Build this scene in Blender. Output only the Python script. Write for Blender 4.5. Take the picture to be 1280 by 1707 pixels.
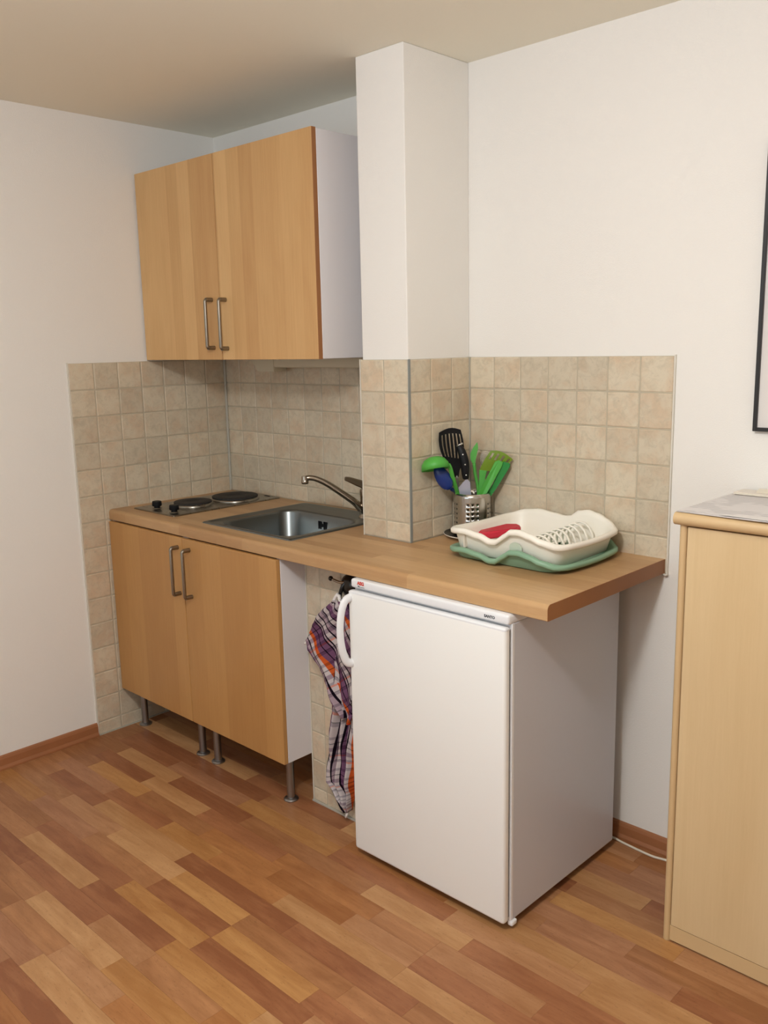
import bpy, bmesh, math, random
from math import sin, cos, pi, radians
from mathutils import Vector, Matrix

for o in list(bpy.data.objects):
    bpy.data.objects.remove(o)
scene = bpy.context.scene
col = scene.collection
random.seed(11)

# ------------------------------------------------------------------ camera
cam_data = bpy.data.cameras.new('camera')
cam = bpy.data.objects.new('camera', cam_data)
col.objects.link(cam)
cam.location = (3.1187, -2.2765, 1.4978)
cam.rotation_mode = 'XYZ'
cam.rotation_euler = (1.3842, 0.0208, 0.765)
cam_data.sensor_fit = 'VERTICAL'
cam_data.sensor_height = 36.0
cam_data.lens = 1482.86 / 1707.0 * 36.0
cam_data.clip_start = 0.02
scene.camera = cam

# ------------------------------------------------------------------ world, lights, exposure
world = bpy.data.worlds.new('world')
scene.world = world
world.use_nodes = True
world.node_tree.nodes['Background'].inputs[0].default_value = (0.35, 0.42, 0.6, 1)
world.node_tree.nodes['Background'].inputs[1].default_value = 0.2


def lamp(name, kind, loc, power, color, size, rot=(0, 0, 0), size_y=None):
    d = bpy.data.lights.new(name, kind)
    d.energy = power
    d.color = color
    if kind == 'POINT':
        d.shadow_soft_size = size
    else:
        d.shape = 'RECTANGLE'
        d.size = size
        d.size_y = size_y or size
    o = bpy.data.objects.new(name, d)
    col.objects.link(o)
    o.location = loc
    o.rotation_euler = rot
    return o


# the room's ceiling lamp, hanging out of view above and left of the photographer
lamp('ceiling_lamp_light', 'POINT', (2.30, -1.88, 2.06), 51, (0.965, 0.98, 1.0), 0.09)
# added cool fill behind the photographer, lifts the ceiling and the lower walls
lamp('added_fill_light', 'AREA', (1.7, -4.3, 1.45), 16, (0.62, 0.83, 1.0), 1.8, (radians(90), 0, 0), 1.3)

scene.view_settings.view_transform = 'Standard'
scene.view_settings.look = 'None'
scene.view_settings.gamma = 1.0
scene.view_settings.use_curve_mapping = False
scene.view_settings.exposure = 0.10


# ------------------------------------------------------------------ materials
def lin(c):
    r = []
    for v in c:
        v /= 255.0
        r.append(v / 12.92 if v <= 0.04045 else ((v + 0.055) / 1.055) ** 2.4)
    return (r[0], r[1], r[2], 1.0)


class NT:
    def __init__(self, name):
        self.m = bpy.data.materials.new(name)
        self.m.use_nodes = True
        self.t = self.m.node_tree
        self.b = self.t.nodes['Principled BSDF']

    def n(self, kind, **kw):
        nd = self.t.nodes.new(kind)
        for k, v in kw.items():
            if k.startswith('i_'):
                key = k[2:]
                key = int(key) if key.isdigit() else key.replace('_', ' ')
                nd.inputs[key].default_value = v
            else:
                setattr(nd, k, v)
        return nd

    def l(self, a, b):
        self.t.links.new(a, b)

    def ramp(self, fac, stops, interp='LINEAR'):
        r = self.n('ShaderNodeValToRGB')
        cr = r.color_ramp
        cr.interpolation = interp
        while len(cr.elements) < len(stops):
            cr.elements.new(0.5)
        for e, (p, c) in zip(cr.elements, stops):
            e.position = p
            e.color = c
        self.l(fac, r.inputs[0])
        return r.outputs[0]

    def mix(self, fac, a, b, mode='MIX'):
        m = self.n('ShaderNodeMix', data_type='RGBA', blend_type=mode)
        for sock, v in ((m.inputs[0], fac), (m.inputs[6], a), (m.inputs[7], b)):
            if hasattr(v, 'default_value'):
                self.l(v, sock)
            else:
                sock.default_value = v
        return m.outputs[2]

    def math(self, op, a, b=0.0, c=0.0):
        m = self.n('ShaderNodeMath', operation=op)
        for i, v in enumerate((a, b, c)):
            if hasattr(v, 'default_value'):
                self.l(v, m.inputs[i])
            else:
                m.inputs[i].default_value = v
        return m.outputs[0]

    def coords(self, scale=(1, 1, 1), rnd=0.0, kind='Object'):
        tc = self.n('ShaderNodeTexCoord')
        mp = self.n('ShaderNodeMapping')
        mp.inputs['Scale'].default_value = scale
        self.l(tc.outputs[kind], mp.inputs[0])
        out = mp.outputs[0]
        if rnd:
            oi = self.n('ShaderNodeObjectInfo')
            ml = self.n('ShaderNodeVectorMath', operation='SCALE')
            ml.inputs[0].default_value = (rnd, rnd * 1.7, rnd * 0.7)
            self.l(oi.outputs['Random'], ml.inputs[3])
            ad = self.n('ShaderNodeVectorMath', operation='ADD')
            self.l(out, ad.inputs[0])
            self.l(ml.outputs[0], ad.inputs[1])
            out = ad.outputs[0]
        return out

    def noise(self, vec, scale, detail=3, rough=0.5, dist=0.0):
        n = self.n('ShaderNodeTexNoise')
        n.inputs['Scale'].default_value = scale
        n.inputs['Detail'].default_value = detail
        n.inputs['Roughness'].default_value = rough
        n.inputs['Distortion'].default_value = dist
        self.l(vec, n.inputs['Vector'])
        return n.outputs['Fac']

    def bump(self, h, strength, dist=0.001):
        b = self.n('ShaderNodeBump')
        b.inputs['Strength'].default_value = strength
        b.inputs['Distance'].default_value = dist
        self.l(h, b.inputs['Height'])
        self.l(b.outputs[0], self.b.inputs['Normal'])

    def base(self, c):
        if hasattr(c, 'default_value'):
            self.l(c, self.b.inputs['Base Color'])
        else:
            self.b.inputs['Base Color'].default_value = c

    def set(self, **kw):
        for k, v in kw.items():
            self.b.inputs[k.replace('_', ' ')].default_value = v
        return self.m


def paint(name, rgb, rough=0.6, bump=0.0, bscale=300, spec=0.5, vary=0.0, metal=0.0):
    t = NT(name)
    vec = t.coords()
    c = lin(rgb)
    if vary:
        f = t.noise(vec, 7, 4)
        d = tuple(x * (1 - vary) for x in c[:3]) + (1,)
        t.base(t.mix(f, c, d))
    else:
        t.base(c)
    if bump:
        t.bump(t.noise(vec, bscale, 3), bump, 0.0012)
    t.set(Roughness=rough, Metallic=metal)
    t.b.inputs['Specular IOR Level'].default_value = spec
    return t.m


def steel(name, rgb, rough=0.3, aniso=0.0, grain=(1, 1, 1)):
    t = NT(name)
    vec = t.coords(grain)
    f = t.noise(vec, 9, 2)
    c = lin(rgb)
    t.base(t.mix(f, c, tuple(x * 0.92 for x in c[:3]) + (1,)))
    r = t.math('MULTIPLY_ADD', f, 0.05, rough - 0.025)
    t.l(r, t.b.inputs['Roughness'])
    t.b.inputs['Metallic'].default_value = 1.0
    return t.m


def veneer(name, light, dark, band=0.09, band_amt=0.35, rough=0.42, axis='x', seed=0.0, fleck=0.5, bump=0.0):
    """vertical-grain veneer; bands of different tone along the given axis"""
    t = NT(name)
    tc = t.n('ShaderNodeTexCoord')
    sep = t.n('ShaderNodeSeparateXYZ')
    t.l(tc.outputs['Object'], sep.inputs[0])
    a = sep.outputs['X' if axis == 'x' else 'Y']
    wob = t.math('MULTIPLY_ADD', a, 1.0 / band, seed)
    w2 = t.noise(t.coords((2.1, 2.1, 0.0)), 3.0, 1)
    idx = t.math('FLOOR', t.math('ADD', wob, t.math('MULTIPLY', w2, 1.5)))
    wn = t.n('ShaderNodeTexWhiteNoise', noise_dimensions='1D')
    t.l(idx, wn.inputs['W'])
    g1 = t.noise(t.coords((22, 22, 0.8)), 6.0, 5, 0.6, 0.6)
    g2 = t.noise(t.coords((60, 60, 9)), 12.0, 3, 0.7)
    g3 = t.noise(t.coords((5, 5, 1.2)), 1.6, 4, 0.5, 1.0)
    f = t.math('MULTIPLY', wn.outputs['Value'], band_amt)
    f = t.math('ADD', f, t.math('MULTIPLY', g1, 0.32))
    f = t.math('ADD', f, t.math('MULTIPLY', g3, 0.38))
    f = t.math('ADD', f, t.math('MULTIPLY', g2, 0.16 * fleck))
    c = t.ramp(f, [(0.18, lin(light)), (0.95, lin(dark))])
    t.base(c)
    t.set(Roughness=rough)
    t.b.inputs['Specular IOR Level'].default_value = 0.35
    if bump:
        t.bump(g1, bump, 0.0004)
    return t.m


def plank_mat(name, a, b):
    t = NT(name)
    v1 = t.coords((2.2, 17, 1), 37.0)
    v2 = t.coords((9, 120, 1), 11.0)
    v3 = t.coords((3.2, 9, 1), 53.0)
    g1 = t.noise(v1, 1.3, 5, 0.6, 1.3)
    g2 = t.noise(v2, 1.0, 4, 0.7)
    g3 = t.noise(v3, 1.0, 3, 0.55, 2.2)
    oi = t.n('ShaderNodeObjectInfo')
    f = t.math('ADD', t.math('MULTIPLY', g1, 0.6), t.math('MULTIPLY', g3, 0.42))
    f = t.math('ADD', f, t.math('MULTIPLY', g2, 0.22))
    f = t.math('ADD', f, t.math('MULTIPLY', oi.outputs['Random'], 0.2))
    c = t.ramp(f, [(0.46, lin(a)), (0.84, lin(b))])
    fl = t.noise(t.coords((80, 260, 1), 9.0), 1.0, 2, 0.6)
    flf = t.ramp(fl, [(0.60, (0, 0, 0, 1)), (0.72, (1, 1, 1, 1))])
    c = t.mix(t.math('MULTIPLY', flf, 0.34), c, tuple(x * 0.5 for x in lin(b)[:3]) + (1,))
    t.base(c)
    t.set(Roughness=0.36)
    t.l(t.math('MULTIPLY_ADD', g2, 0.16, 0.30), t.b.inputs['Roughness'])
    t.b.inputs['Specular IOR Level'].default_value = 0.32
    return t.m


def tile_mat(name, base, pink, grey):
    t = NT(name)
    v = t.coords((1, 1, 1), 41.0)
    n1 = t.noise(v, 16, 4, 0.6, 0.4)
    n2 = t.noise(v, 34, 4, 0.7, 0.8)
    n3 = t.noise(v, 120, 3, 0.7)
    oi = t.n('ShaderNodeObjectInfo')
    sel = t.math('FRACT', t.math('MULTIPLY', oi.outputs['Random'], 7.3))
    n1 = t.math('ADD', n1, t.math('MULTIPLY_ADD', sel, 0.15, -0.08))
    c = t.mix(t.ramp(n1, [(0.42, (0, 0, 0, 1)), (0.66, (1, 1, 1, 1))]), lin(base), lin(pink))
    c = t.mix(t.math('MULTIPLY', t.ramp(n2, [(0.46, (0, 0, 0, 1)), (0.72, (1, 1, 1, 1))]), 0.6), c, lin(grey))
    c = t.mix(t.math('MULTIPLY', t.ramp(n3, [(0.6, (0, 0, 0, 1)), (0.74, (1, 1, 1, 1))]), 0.28), c,
              tuple(x * 0.55 for x in lin(grey)[:3]) + (1,))
    br = t.math('MULTIPLY_ADD', oi.outputs['Random'], 0.16, 0.92)
    hs = t.n('ShaderNodeHueSaturation')
    t.l(br, hs.inputs['Value'])
    t.l(c, hs.inputs['Color'])
    t.base(hs.outputs[0])
    t.bump(n2, 0.35, 0.0012)
    t.set(Roughness=0.42)
    return t.m


M = {}
M['wall'] = paint('white_wall_paint', (240, 236, 230), 0.9, 0.5, 420, 0.2)
M['ceiling'] = paint('ceiling_paint', (245, 240, 224), 0.95, 0.3, 350, 0.1)
M['grout'] = paint('tile_grout', (190, 179, 158), 0.9, 0.4, 600, 0.2)
M['tile'] = tile_mat('wall_tile_glaze', (212, 199, 176), (207, 185, 158), (180, 167, 144))
M['edge_white'] = paint('white_edge_strip', (222, 216, 204), 0.6)
M['edge_grey'] = paint('grey_edge_profile', (138, 142, 140), 0.4)
M['silicone'] = paint('grey_silicone', (184, 180, 168), 0.4)
M['wood_up'] = veneer('birch_veneer_upper', (230, 190, 134), (192, 144, 92), 0.075, 0.42, 0.45, seed=3.3)
M['wood_low'] = veneer('beech_veneer_lower', (200, 152, 94), (166, 116, 66), 0.11, 0.22, 0.42, seed=1.7)
M['wood_edge'] = paint('beech_edge_band', (160, 106, 62), 0.5, vary=0.2)
M['maple'] = veneer('maple_laminate', (228, 202, 160), (206, 176, 130), 0.2, 0.18, 0.5, seed=7.1, fleck=0.8)
M['maple_edge'] = paint('maple_edge_laminate', (216, 184, 138), 0.45, vary=0.1)
M['base_wood'] = paint('skirting_wood', (172, 112, 72), 0.45, vary=0.3)
M['melamine'] = paint('white_melamine', (226, 222, 224), 0.45)
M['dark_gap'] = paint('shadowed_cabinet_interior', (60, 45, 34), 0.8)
M['nickel'] = steel('brushed_nickel', (150, 142, 130), 0.38, grain=(6, 6, 1))
M['leg_steel'] = steel('brushed_leg_steel', (165, 165, 165), 0.34, grain=(4, 4, 1))
M['inox'] = steel('stainless_steel', (152, 147, 138), 0.28, grain=(1, 8, 1))
M['holder_steel'] = steel('bright_steel', (198, 194, 188), 0.2)
M['sink'] = steel('sink_steel', (126, 131, 132), 0.3, grain=(1, 5, 1))
M['chrome'] = steel('chrome', (168, 158, 144), 0.16)
M['iron'] = paint('cast_iron_plate', (44, 42, 42), 0.62, 0.3, 500, 0.3)
M['black_plastic'] = paint('black_plastic', (20, 20, 23), 0.5, spec=0.22)
M['black_gloss'] = paint('black_gloss', (18, 18, 20), 0.2)
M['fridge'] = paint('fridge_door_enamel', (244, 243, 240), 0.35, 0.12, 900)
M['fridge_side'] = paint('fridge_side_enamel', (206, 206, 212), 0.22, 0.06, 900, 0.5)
M['fridge_white'] = paint('white_fridge_plastic', (234, 234, 236), 0.3)
M['seal'] = paint('grey_door_seal', (118, 120, 124), 0.7)
M['logo_red'] = paint('red_print', (205, 62, 38), 0.5)
M['print_grey'] = paint('grey_print', (70, 72, 76), 0.5)
M['green'] = paint('green_plastic', (80, 170, 66), 0.45)
M['dark_green'] = paint('dark_green_plastic', (42, 138, 62), 0.42)
M['blue'] = paint('dark_blue_plastic', (14, 46, 116), 0.3)
M['ivory'] = paint('ivory_plastic', (246, 240, 228), 0.40)
M['sage'] = paint('sage_green_plastic', (134, 170, 142), 0.38)
M['pale_sage'] = paint('pale_sage_plastic', (196, 206, 188), 0.4)
M['red'] = paint('red_plastic', (208, 44, 66), 0.45)
M['blade'] = paint('brushed_blade', (190, 190, 208), 0.35, metal=0.35)
M['rivet'] = steel('rivet_steel', (225, 225, 225), 0.2)
M['cream'] = paint('cream_ceramic', (226, 214, 200), 0.3)
M['cord'] = paint('white_cable', (226, 216, 198), 0.5)
M['paper'] = paint('white_paper', (226, 220, 216), 0.8)
M['frame_black'] = paint('black_frame_lacquer', (30, 26, 24), 0.4)
M['lamp_shell'] = paint('cream_lamp_housing', (206, 196, 172), 0.5)
M['smoked'] = paint('dark_bronze_metal', (52, 46, 40), 0.25, metal=0.6)
t = NT('olive_translucent_plastic')
t.base(lin((120, 150, 30)))
t.set(Roughness=0.3, Alpha=0.86)
M['olive'] = t.m
t = NT('clear_plastic')
t.base((0.95, 0.95, 0.93, 1))
t.set(Roughness=0.06, IOR=1.45)
t.b.inputs['Transmission Weight'].default_value = 0.95
M['clear'] = t.m

# worktop: laminate printed as glued staves that run lengthwise
t = NT('stave_worktop')
tc = t.n('ShaderNodeTexCoord')
sep = t.n('ShaderNodeSeparateXYZ')
t.l(tc.outputs['Object'], sep.inputs[0])
row = t.math('FLOOR', t.math('MULTIPLY', sep.outputs['Y'], 1 / 0.042))
wr = t.n('ShaderNodeTexWhiteNoise', noise_dimensions='1D')
t.l(row, wr.inputs['W'])
xs = t.math('FLOOR', t.math('ADD', t.math('MULTIPLY', sep.outputs['X'], 1 / 0.36), t.math('MULTIPLY', wr.outputs['Value'], 9)))
cmb = t.n('ShaderNodeCombineXYZ')
t.l(row, cmb.inputs[0])
t.l(xs, cmb.inputs[1])
ws = t.n('ShaderNodeTexWhiteNoise', noise_dimensions='3D')
t.l(cmb.outputs[0], ws.inputs['Vector'])
g1 = t.noise(t.coords((2, 26, 26)), 3, 5, 0.6, 0.5)
g2 = t.noise(t.coords((14, 120, 120)), 3, 3, 0.7)
f = t.math('ADD', t.math('MULTIPLY', ws.outputs['Value'], 0.42), t.math('MULTIPLY', g1, 0.42))
f = t.math('ADD', f, t.math('MULTIPLY', g2, 0.2))
t.base(t.ramp(f, [(0.1, lin((208, 170, 124))), (0.95, lin((164, 120, 78)))]))
t.set(Roughness=0.36)
t.b.inputs['Specular IOR Level'].default_value = 0.4
M['worktop'] = t.m

# checked tea towel: warp bands over U, weft bands over V
t = NT('checked_tea_towel')
tc = t.n('ShaderNodeTexCoord')
sep = t.n('ShaderNodeSeparateXYZ')
t.l(tc.outputs['UV'], sep.inputs[0])
W_, K_, P_, O_, G_, Q_ = lin((216, 208, 208)), lin((30, 20, 34)), lin((126, 88, 120)), lin((222, 104, 48)), lin((140, 128, 140)), lin((186, 166, 176))
u = t.math('FRACT', sep.outputs['X'])
warp = t.ramp(u, [(0.0, Q_), (0.07, K_), (0.095, W_), (0.19, K_), (0.215, Q_), (0.25, K_), (0.275, P_), (0.385, K_), (0.405, P_),
                  (0.50, O_), (0.575, W_), (0.66, K_), (0.685, Q_), (0.74, P_), (0.83, K_), (0.85, W_), (0.93, K_), (0.955, G_)], 'CONSTANT')
vv = t.math('FRACT', t.math('MULTIPLY', sep.outputs['Y'], 1.0))
weft = t.ramp(vv, [(0.0, W_), (0.13, G_), (0.2, W_), (0.3, K_), (0.325, W_), (0.42, P_), (0.53, W_), (0.62, G_), (0.68, O_), (0.73, W_),
                   (0.85, K_), (0.87, G_), (0.93, W_)], 'CONSTANT')
c = t.mix(0.85, warp, weft, 'MULTIPLY')
c = t.mix(0.18, c, warp)
t.base(c)
t.set(Roughness=0.95)
t.b.inputs['Specular IOR Level'].default_value = 0.1
M['towel'] = t.m

# printed newspaper page: grey lines of text too small to read
t = NT('printed_page')
vec = t.coords((1, 1, 1))
sep = t.n('ShaderNodeSeparateXYZ')
t.l(vec, sep.inputs[0])
lines = t.math('FRACT', t.math('MULTIPLY', sep.outputs['Y'], 60))
ln = t.ramp(lines, [(0.0, (0, 0, 0, 1)), (0.5, (1, 1, 1, 1))], 'CONSTANT')
blk = t.ramp(t.noise(vec, 14, 2), [(0.44, (0, 0, 0, 1)), (0.5, (1, 1, 1, 1))])
t.base(t.mix(t.math('MULTIPLY', t.math('MULTIPLY', ln, blk), 0.35), lin((222, 216, 214)), lin((120, 116, 118))))
t.set(Roughness=0.8)
M['page'] = t.m

TONES = {
    'D': ((174, 118, 80), (138, 86, 56)),
    'M': ((182, 130, 88), (148, 98, 62)),
    'N': ((190, 142, 102), (158, 108, 70)),
    'L': ((200, 154, 108), (170, 122, 78)),
    'G': ((196, 146, 92), (164, 112, 64)),
    'P': ((184, 134, 98), (150, 100, 68)),
    'O': ((182, 126, 78), (148, 94, 54)),
}
for k, (a, b) in TONES.items():
    M['plank' + k] = plank_mat('floor_plank_tone_' + {'D': 'dark_red', 'M': 'medium', 'N': 'light_brown', 'L': 'pale', 'G': 'golden', 'P': 'pinkish', 'O': 'orange'}[k], a, b)


# ------------------------------------------------------------------ mesh helpers
def thing(name, label, cat, loc, group=None, kind=None):
    o = bpy.data.objects.new(name, None)
    o.empty_display_size = 0.05
    col.objects.link(o)
    o.location = loc
    o['label'] = label
    o['category'] = cat
    if group:
        o['group'] = group
    return o


def wloc(o):
    p = Vector((0, 0, 0))
    while o:
        p = p + Vector(o.location)
        o = o.parent
    return p


def obj(name, bm, mat, parent=None, smooth=False, label=None, auto=None):
    """link a bmesh given in world coordinates as one mesh object under parent"""
    me = bpy.data.meshes.new(name)
    if parent is not None:
        off = wloc(parent)
        for v in bm.verts:
            v.co -= off
    bmesh.ops.recalc_face_normals(bm, faces=bm.faces[:]) if not getattr(bm, '_keep', False) else None
    bm.to_mesh(me)
    bm.free()
    if smooth:
        for p in me.polygons:
            p.use_smooth = True
        if auto is not None:
            me.set_sharp_from_angle(angle=radians(auto))
    me.materials.append(M[mat] if isinstance(mat, str) else mat)
    o = bpy.data.objects.new(name, me)
    col.objects.link(o)
    if parent is not None:
        o.parent = parent
    if label:
        o['label'] = label
    return o


def B():
    return bmesh.new()


def add(bm, src):
    me = bpy.data.meshes.new('tmp')
    src.to_mesh(me)
    src.free()
    bm.from_mesh(me)
    bpy.data.meshes.remove(me)


def bx(bm, x0, x1, y0, y1, z0, z1, r=0.0, seg=2, rot=None, piv=None):
    s = bmesh.new()
    bmesh.ops.create_cube(s, size=1.0)
    for v in s.verts:
        v.co = Vector(((x0 + x1) / 2 + v.co.x * (x1 - x0), (y0 + y1) / 2 + v.co.y * (y1 - y0), (z0 + z1) / 2 + v.co.z * (z1 - z0)))
    if r:
        bmesh.ops.bevel(s, geom=s.edges[:], offset=r, segments=seg, affect='EDGES', profile=0.5)
    if rot is not None:
        piv = Vector(piv) if piv is not None else Vector(((x0 + x1) / 2, (y0 + y1) / 2, (z0 + z1) / 2))
        for v in s.verts:
            v.co = rot @ (v.co - piv) + piv
    add(bm, s)
    return bm


def box(name, x0, x1, y0, y1, z0, z1, mat, parent=None, r=0.0, seg=2, label=None, smooth=False):
    o = obj(name, bx(B(), x0, x1, y0, y1, z0, z1, r, seg), mat, parent, smooth, label)
    return o


def tube(bm, pts, r, n=12, caps=True, flat=1.0, up=None):
    """tube along points; r scalar or list; flat squashes across one axis"""
    pts = [Vector(p) for p in pts]
    rs = r if isinstance(r, (list, tuple)) else [r] * len(pts)
    rings = []
    prev = None
    for i, p in enumerate(pts):
        if i == 0:
            d = pts[1] - pts[0]
        elif i == len(pts) - 1:
            d = pts[-1] - pts[-2]
        else:
            d = (pts[i + 1] - pts[i]).normalized() + (pts[i] - pts[i - 1]).normalized()
        d.normalize()
        if prev is None:
            ref = Vector(up) if up else (Vector((0, 0, 1)) if abs(d.z) < 0.9 else Vector((1, 0, 0)))
            a = d.cross(ref).normalized()
        else:
            a = (prev - d * prev.dot(d)).normalized()
        prev = a
        b = d.cross(a).normalized()
        rings.append([bm.verts.new(p + a * cos(2 * pi * k / n) * rs[i] + b * sin(2 * pi * k / n) * rs[i] * flat) for k in range(n)])
    for i in range(len(rings) - 1):
        for k in range(n):
            bm.faces.new((rings[i][k], rings[i][(k + 1) % n], rings[i + 1][(k + 1) % n], rings[i + 1][k]))
    if caps:
        bm.faces.new(rings[0][::-1])
        bm.faces.new(rings[-1])
    return bm


def curve_pts(ctrl, n=8):
    """Catmull-Rom through control points"""
    c = [Vector(p) for p in ctrl]
    c = [c[0] * 2 - c[1]] + c + [c[-1] * 2 - c[-2]]
    out = []
    for i in range(1, len(c) - 2):
        for k in range(n):
            t = k / n
            p0, p1, p2, p3 = c[i - 1], c[i], c[i + 1], c[i + 2]
            out.append(0.5 * ((2 * p1) + (p2 - p0) * t + (2 * p0 - 5 * p1 + 4 * p2 - p3) * t * t + (3 * p1 - p0 - 3 * p2 + p3) * t ** 3))
    out.append(c[-2].copy())
    return out


def lathe(bm, prof, c, n=32, axis='z', close=False):
    c = Vector(c)

    def P(r, h, a):
        if axis == 'z':
            return c + Vector((r * cos(a), r * sin(a), h))
        if axis == 'y':
            return c + Vector((r * cos(a), h, r * sin(a)))
        return c + Vector((h, r * cos(a), r * sin(a)))
    rings = []
    for r, h in prof:
        if r < 1e-6:
            rings.append([bm.verts.new(P(0, h, 0))])
        else:
            rings.append([bm.verts.new(P(r, h, 2 * pi * k / n)) for k in range(n)])
    for a, b in zip(rings[:-1], rings[1:]):
        for k in range(n):
            k2 = (k + 1) % n
            if len(a) == 1 and len(b) > 1:
                bm.faces.new((a[0], b[k2], b[k]))
            elif len(b) == 1 and len(a) > 1:
                bm.faces.new((a[k], a[k2], b[0]))
            elif len(a) > 1:
                bm.faces.new((a[k], a[k2], b[k2], b[k]))
    return bm


def loops(bm, rows, cap_first=False, cap_last=False):
    vs = [[bm.verts.new(p) for p in r] for r in rows]
    n = len(vs[0])
    for a, b in zip(vs[:-1], vs[1:]):
        for k in range(n):
            k2 = (k + 1) % n
            bm.faces.new((a[k], a[k2], b[k2], b[k]))
    if cap_first:
        bm.faces.new(vs[0][::-1])
    if cap_last:
        bm.faces.new(vs[-1])
    return bm


def rrect(x0, x1, y0, y1, r, n=8):
    """rounded rectangle outline, 4*n points + straight samples"""
    out = []
    for cx, cy, a0 in ((x1 - r, y1 - r, 0), (x0 + r, y1 - r, pi / 2), (x0 + r, y0 + r, pi), (x1 - r, y0 + r, 1.5 * pi)):
        for k in range(n + 1):
            a = a0 + pi / 2 * k / n
            out.append((cx + r * cos(a), cy + r * sin(a)))
    return out


def sheet(bm, fn, us, vs, skip, normal, th):
    """grid sheet with missing cells and real thickness"""
    nrm = Vector(normal) * th
    F, K = {}, {}
    for i, u_ in enumerate(us):
        for j, v_ in enumerate(vs):
            p = Vector(fn(u_, v_))
            F[i, j] = bm.verts.new(p)
            K[i, j] = bm.verts.new(p + nrm)
    cells = {(i, j) for i in range(len(us) - 1) for j in range(len(vs) - 1) if not skip(i, j)}
    for i, j in cells:
        bm.faces.new((F[i, j], F[i + 1, j], F[i + 1, j + 1], F[i, j + 1]))
        bm.faces.new((K[i, j], K[i, j + 1], K[i + 1, j + 1], K[i + 1, j]))
        for (di, dj, a, b) in ((0, -1, (i, j), (i + 1, j)), (1, 0, (i + 1, j), (i + 1, j + 1)), (0, 1, (i + 1, j + 1), (i, j + 1)), (-1, 0, (i, j + 1), (i, j))):
            if (i + di, j + dj) not in cells:
                bm.faces.new((F[b], F[a], K[a], K[b]))
    for v in [v for v in bm.verts if not v.link_faces]:
        bm.verts.remove(v)
    return bm


def prism(bm, pts, offset):
    """extrude a closed polygon of 3-D points by a vector"""
    a = [bm.verts.new(Vector(p)) for p in pts]
    b = [bm.verts.new(Vector(p) + Vector(offset)) for p in pts]
    bm.faces.new(a)
    bm.faces.new(b[::-1])
    n = len(a)
    for k in range(n):
        bm.faces.new((a[k], b[k], b[(k + 1) % n], a[(k + 1) % n]))
    return bm


def structure(o):
    o['kind'] = 'structure'
    return o


def text_mesh(name, s, size, mat, parent, loc, rot, depth=0.0004, bold=0.0):
    cu = bpy.data.curves.new('tmp_text', 'FONT')
    cu.body = s
    cu.size = size
    cu.extrude = depth
    cu.offset = bold
    cu.resolution_u = 3
    tmp = bpy.data.objects.new('tmp_text', cu)
    col.objects.link(tmp)
    bpy.context.view_layer.update()
    me = bpy.data.meshes.new_from_object(tmp.evaluated_get(bpy.context.evaluated_depsgraph_get()))
    bpy.data.objects.remove(tmp)
    me.name = name
    me.materials.clear()
    me.materials.append(M[mat])
    R = Matrix.Translation(Vector(loc) - wloc(parent)) @ Matrix(rot).to_4x4()
    me.transform(R)
    o = bpy.data.objects.new(name, me)
    col.objects.link(o)
    o.parent = parent
    return o


FACE_Y = ((1, 0, 0), (0, 0, -1), (0, 1, 0))   # text lying in XZ, facing -Y

# ------------------------------------------------------------------ room shell
H, ZT, PIL, ZW = 2.33, 1.452, -0.2934, 0.892
RX, RY = 4.4, -4.4
G = 0.006                                       # tiles stand this far proud of the plaster
floor = structure(box('floor', -0.1, RX + .1, RY - .1, 0.1, -0.08, -0.0065, 'base_wood'))
ceiling = structure(box('ceiling', -0.1, RX + .1, RY - .1, 0.1, H, H + 0.08, 'ceiling'))
wall_left = structure(box('wall_left', -0.1, -G, RY, 0.1, -0.0065, H, 'wall'))
wall_back = structure(box('wall_back', -G, RX, G, 0.1, -0.0065, H, 'wall'))
structure(box('wall_right', RX, RX + .1, RY, 0.1, -0.0065, H, 'wall'))
structure(box('wall_front', -0.1, RX + .1, RY - .1, RY, -0.0065, H, 'wall'))
PX0, PX1 = 1.1088, 1.3122
wall_pillar = structure(box('wall_pillar', PX0 + G, PX1 - G, PIL + G, G, ZW - 0.03, H, 'wall', r=0.003))
BXX, BXY = 1.0185, -0.473
wall_boxing = structure(box('wall_boxing', BXX + .004, 1.345, BXY + G, -0.12, -0.0065, ZW - 0.0405, 'grout'))

# grout beds behind the tiles
box('grout_bed', -G - .001, -0.0016, -0.7 + .001, 0.0, 0.0, ZT - .001, 'grout', wall_left)
box('grout_bed', 0.0, PX0 + .01, 0.0016, G + .001, ZW - .05, ZT - .001, 'grout', wall_back)
box('grout_bed', PX1 - .01, 2.0087 - .001, 0.0016, G + .001, ZW - .041, ZT - .001, 'grout', wall_back)
box('grout_bed', PX0 + .001, PX1 - .001, PIL + .0016, PIL + G + .004, ZW, ZT - .001, 'grout', wall_pillar)
box('grout_bed', PX1 - G - .004, PX1 - .0016, PIL + .001, 0.0, ZW, ZT - .001, 'grout', wall_pillar)
box('grout_bed', BXX + .001, 1.344, BXY + .0016, BXY + G + .002, 0.0, ZW - .041, 'grout', wall_boxing)

tile_cache = {}


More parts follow.
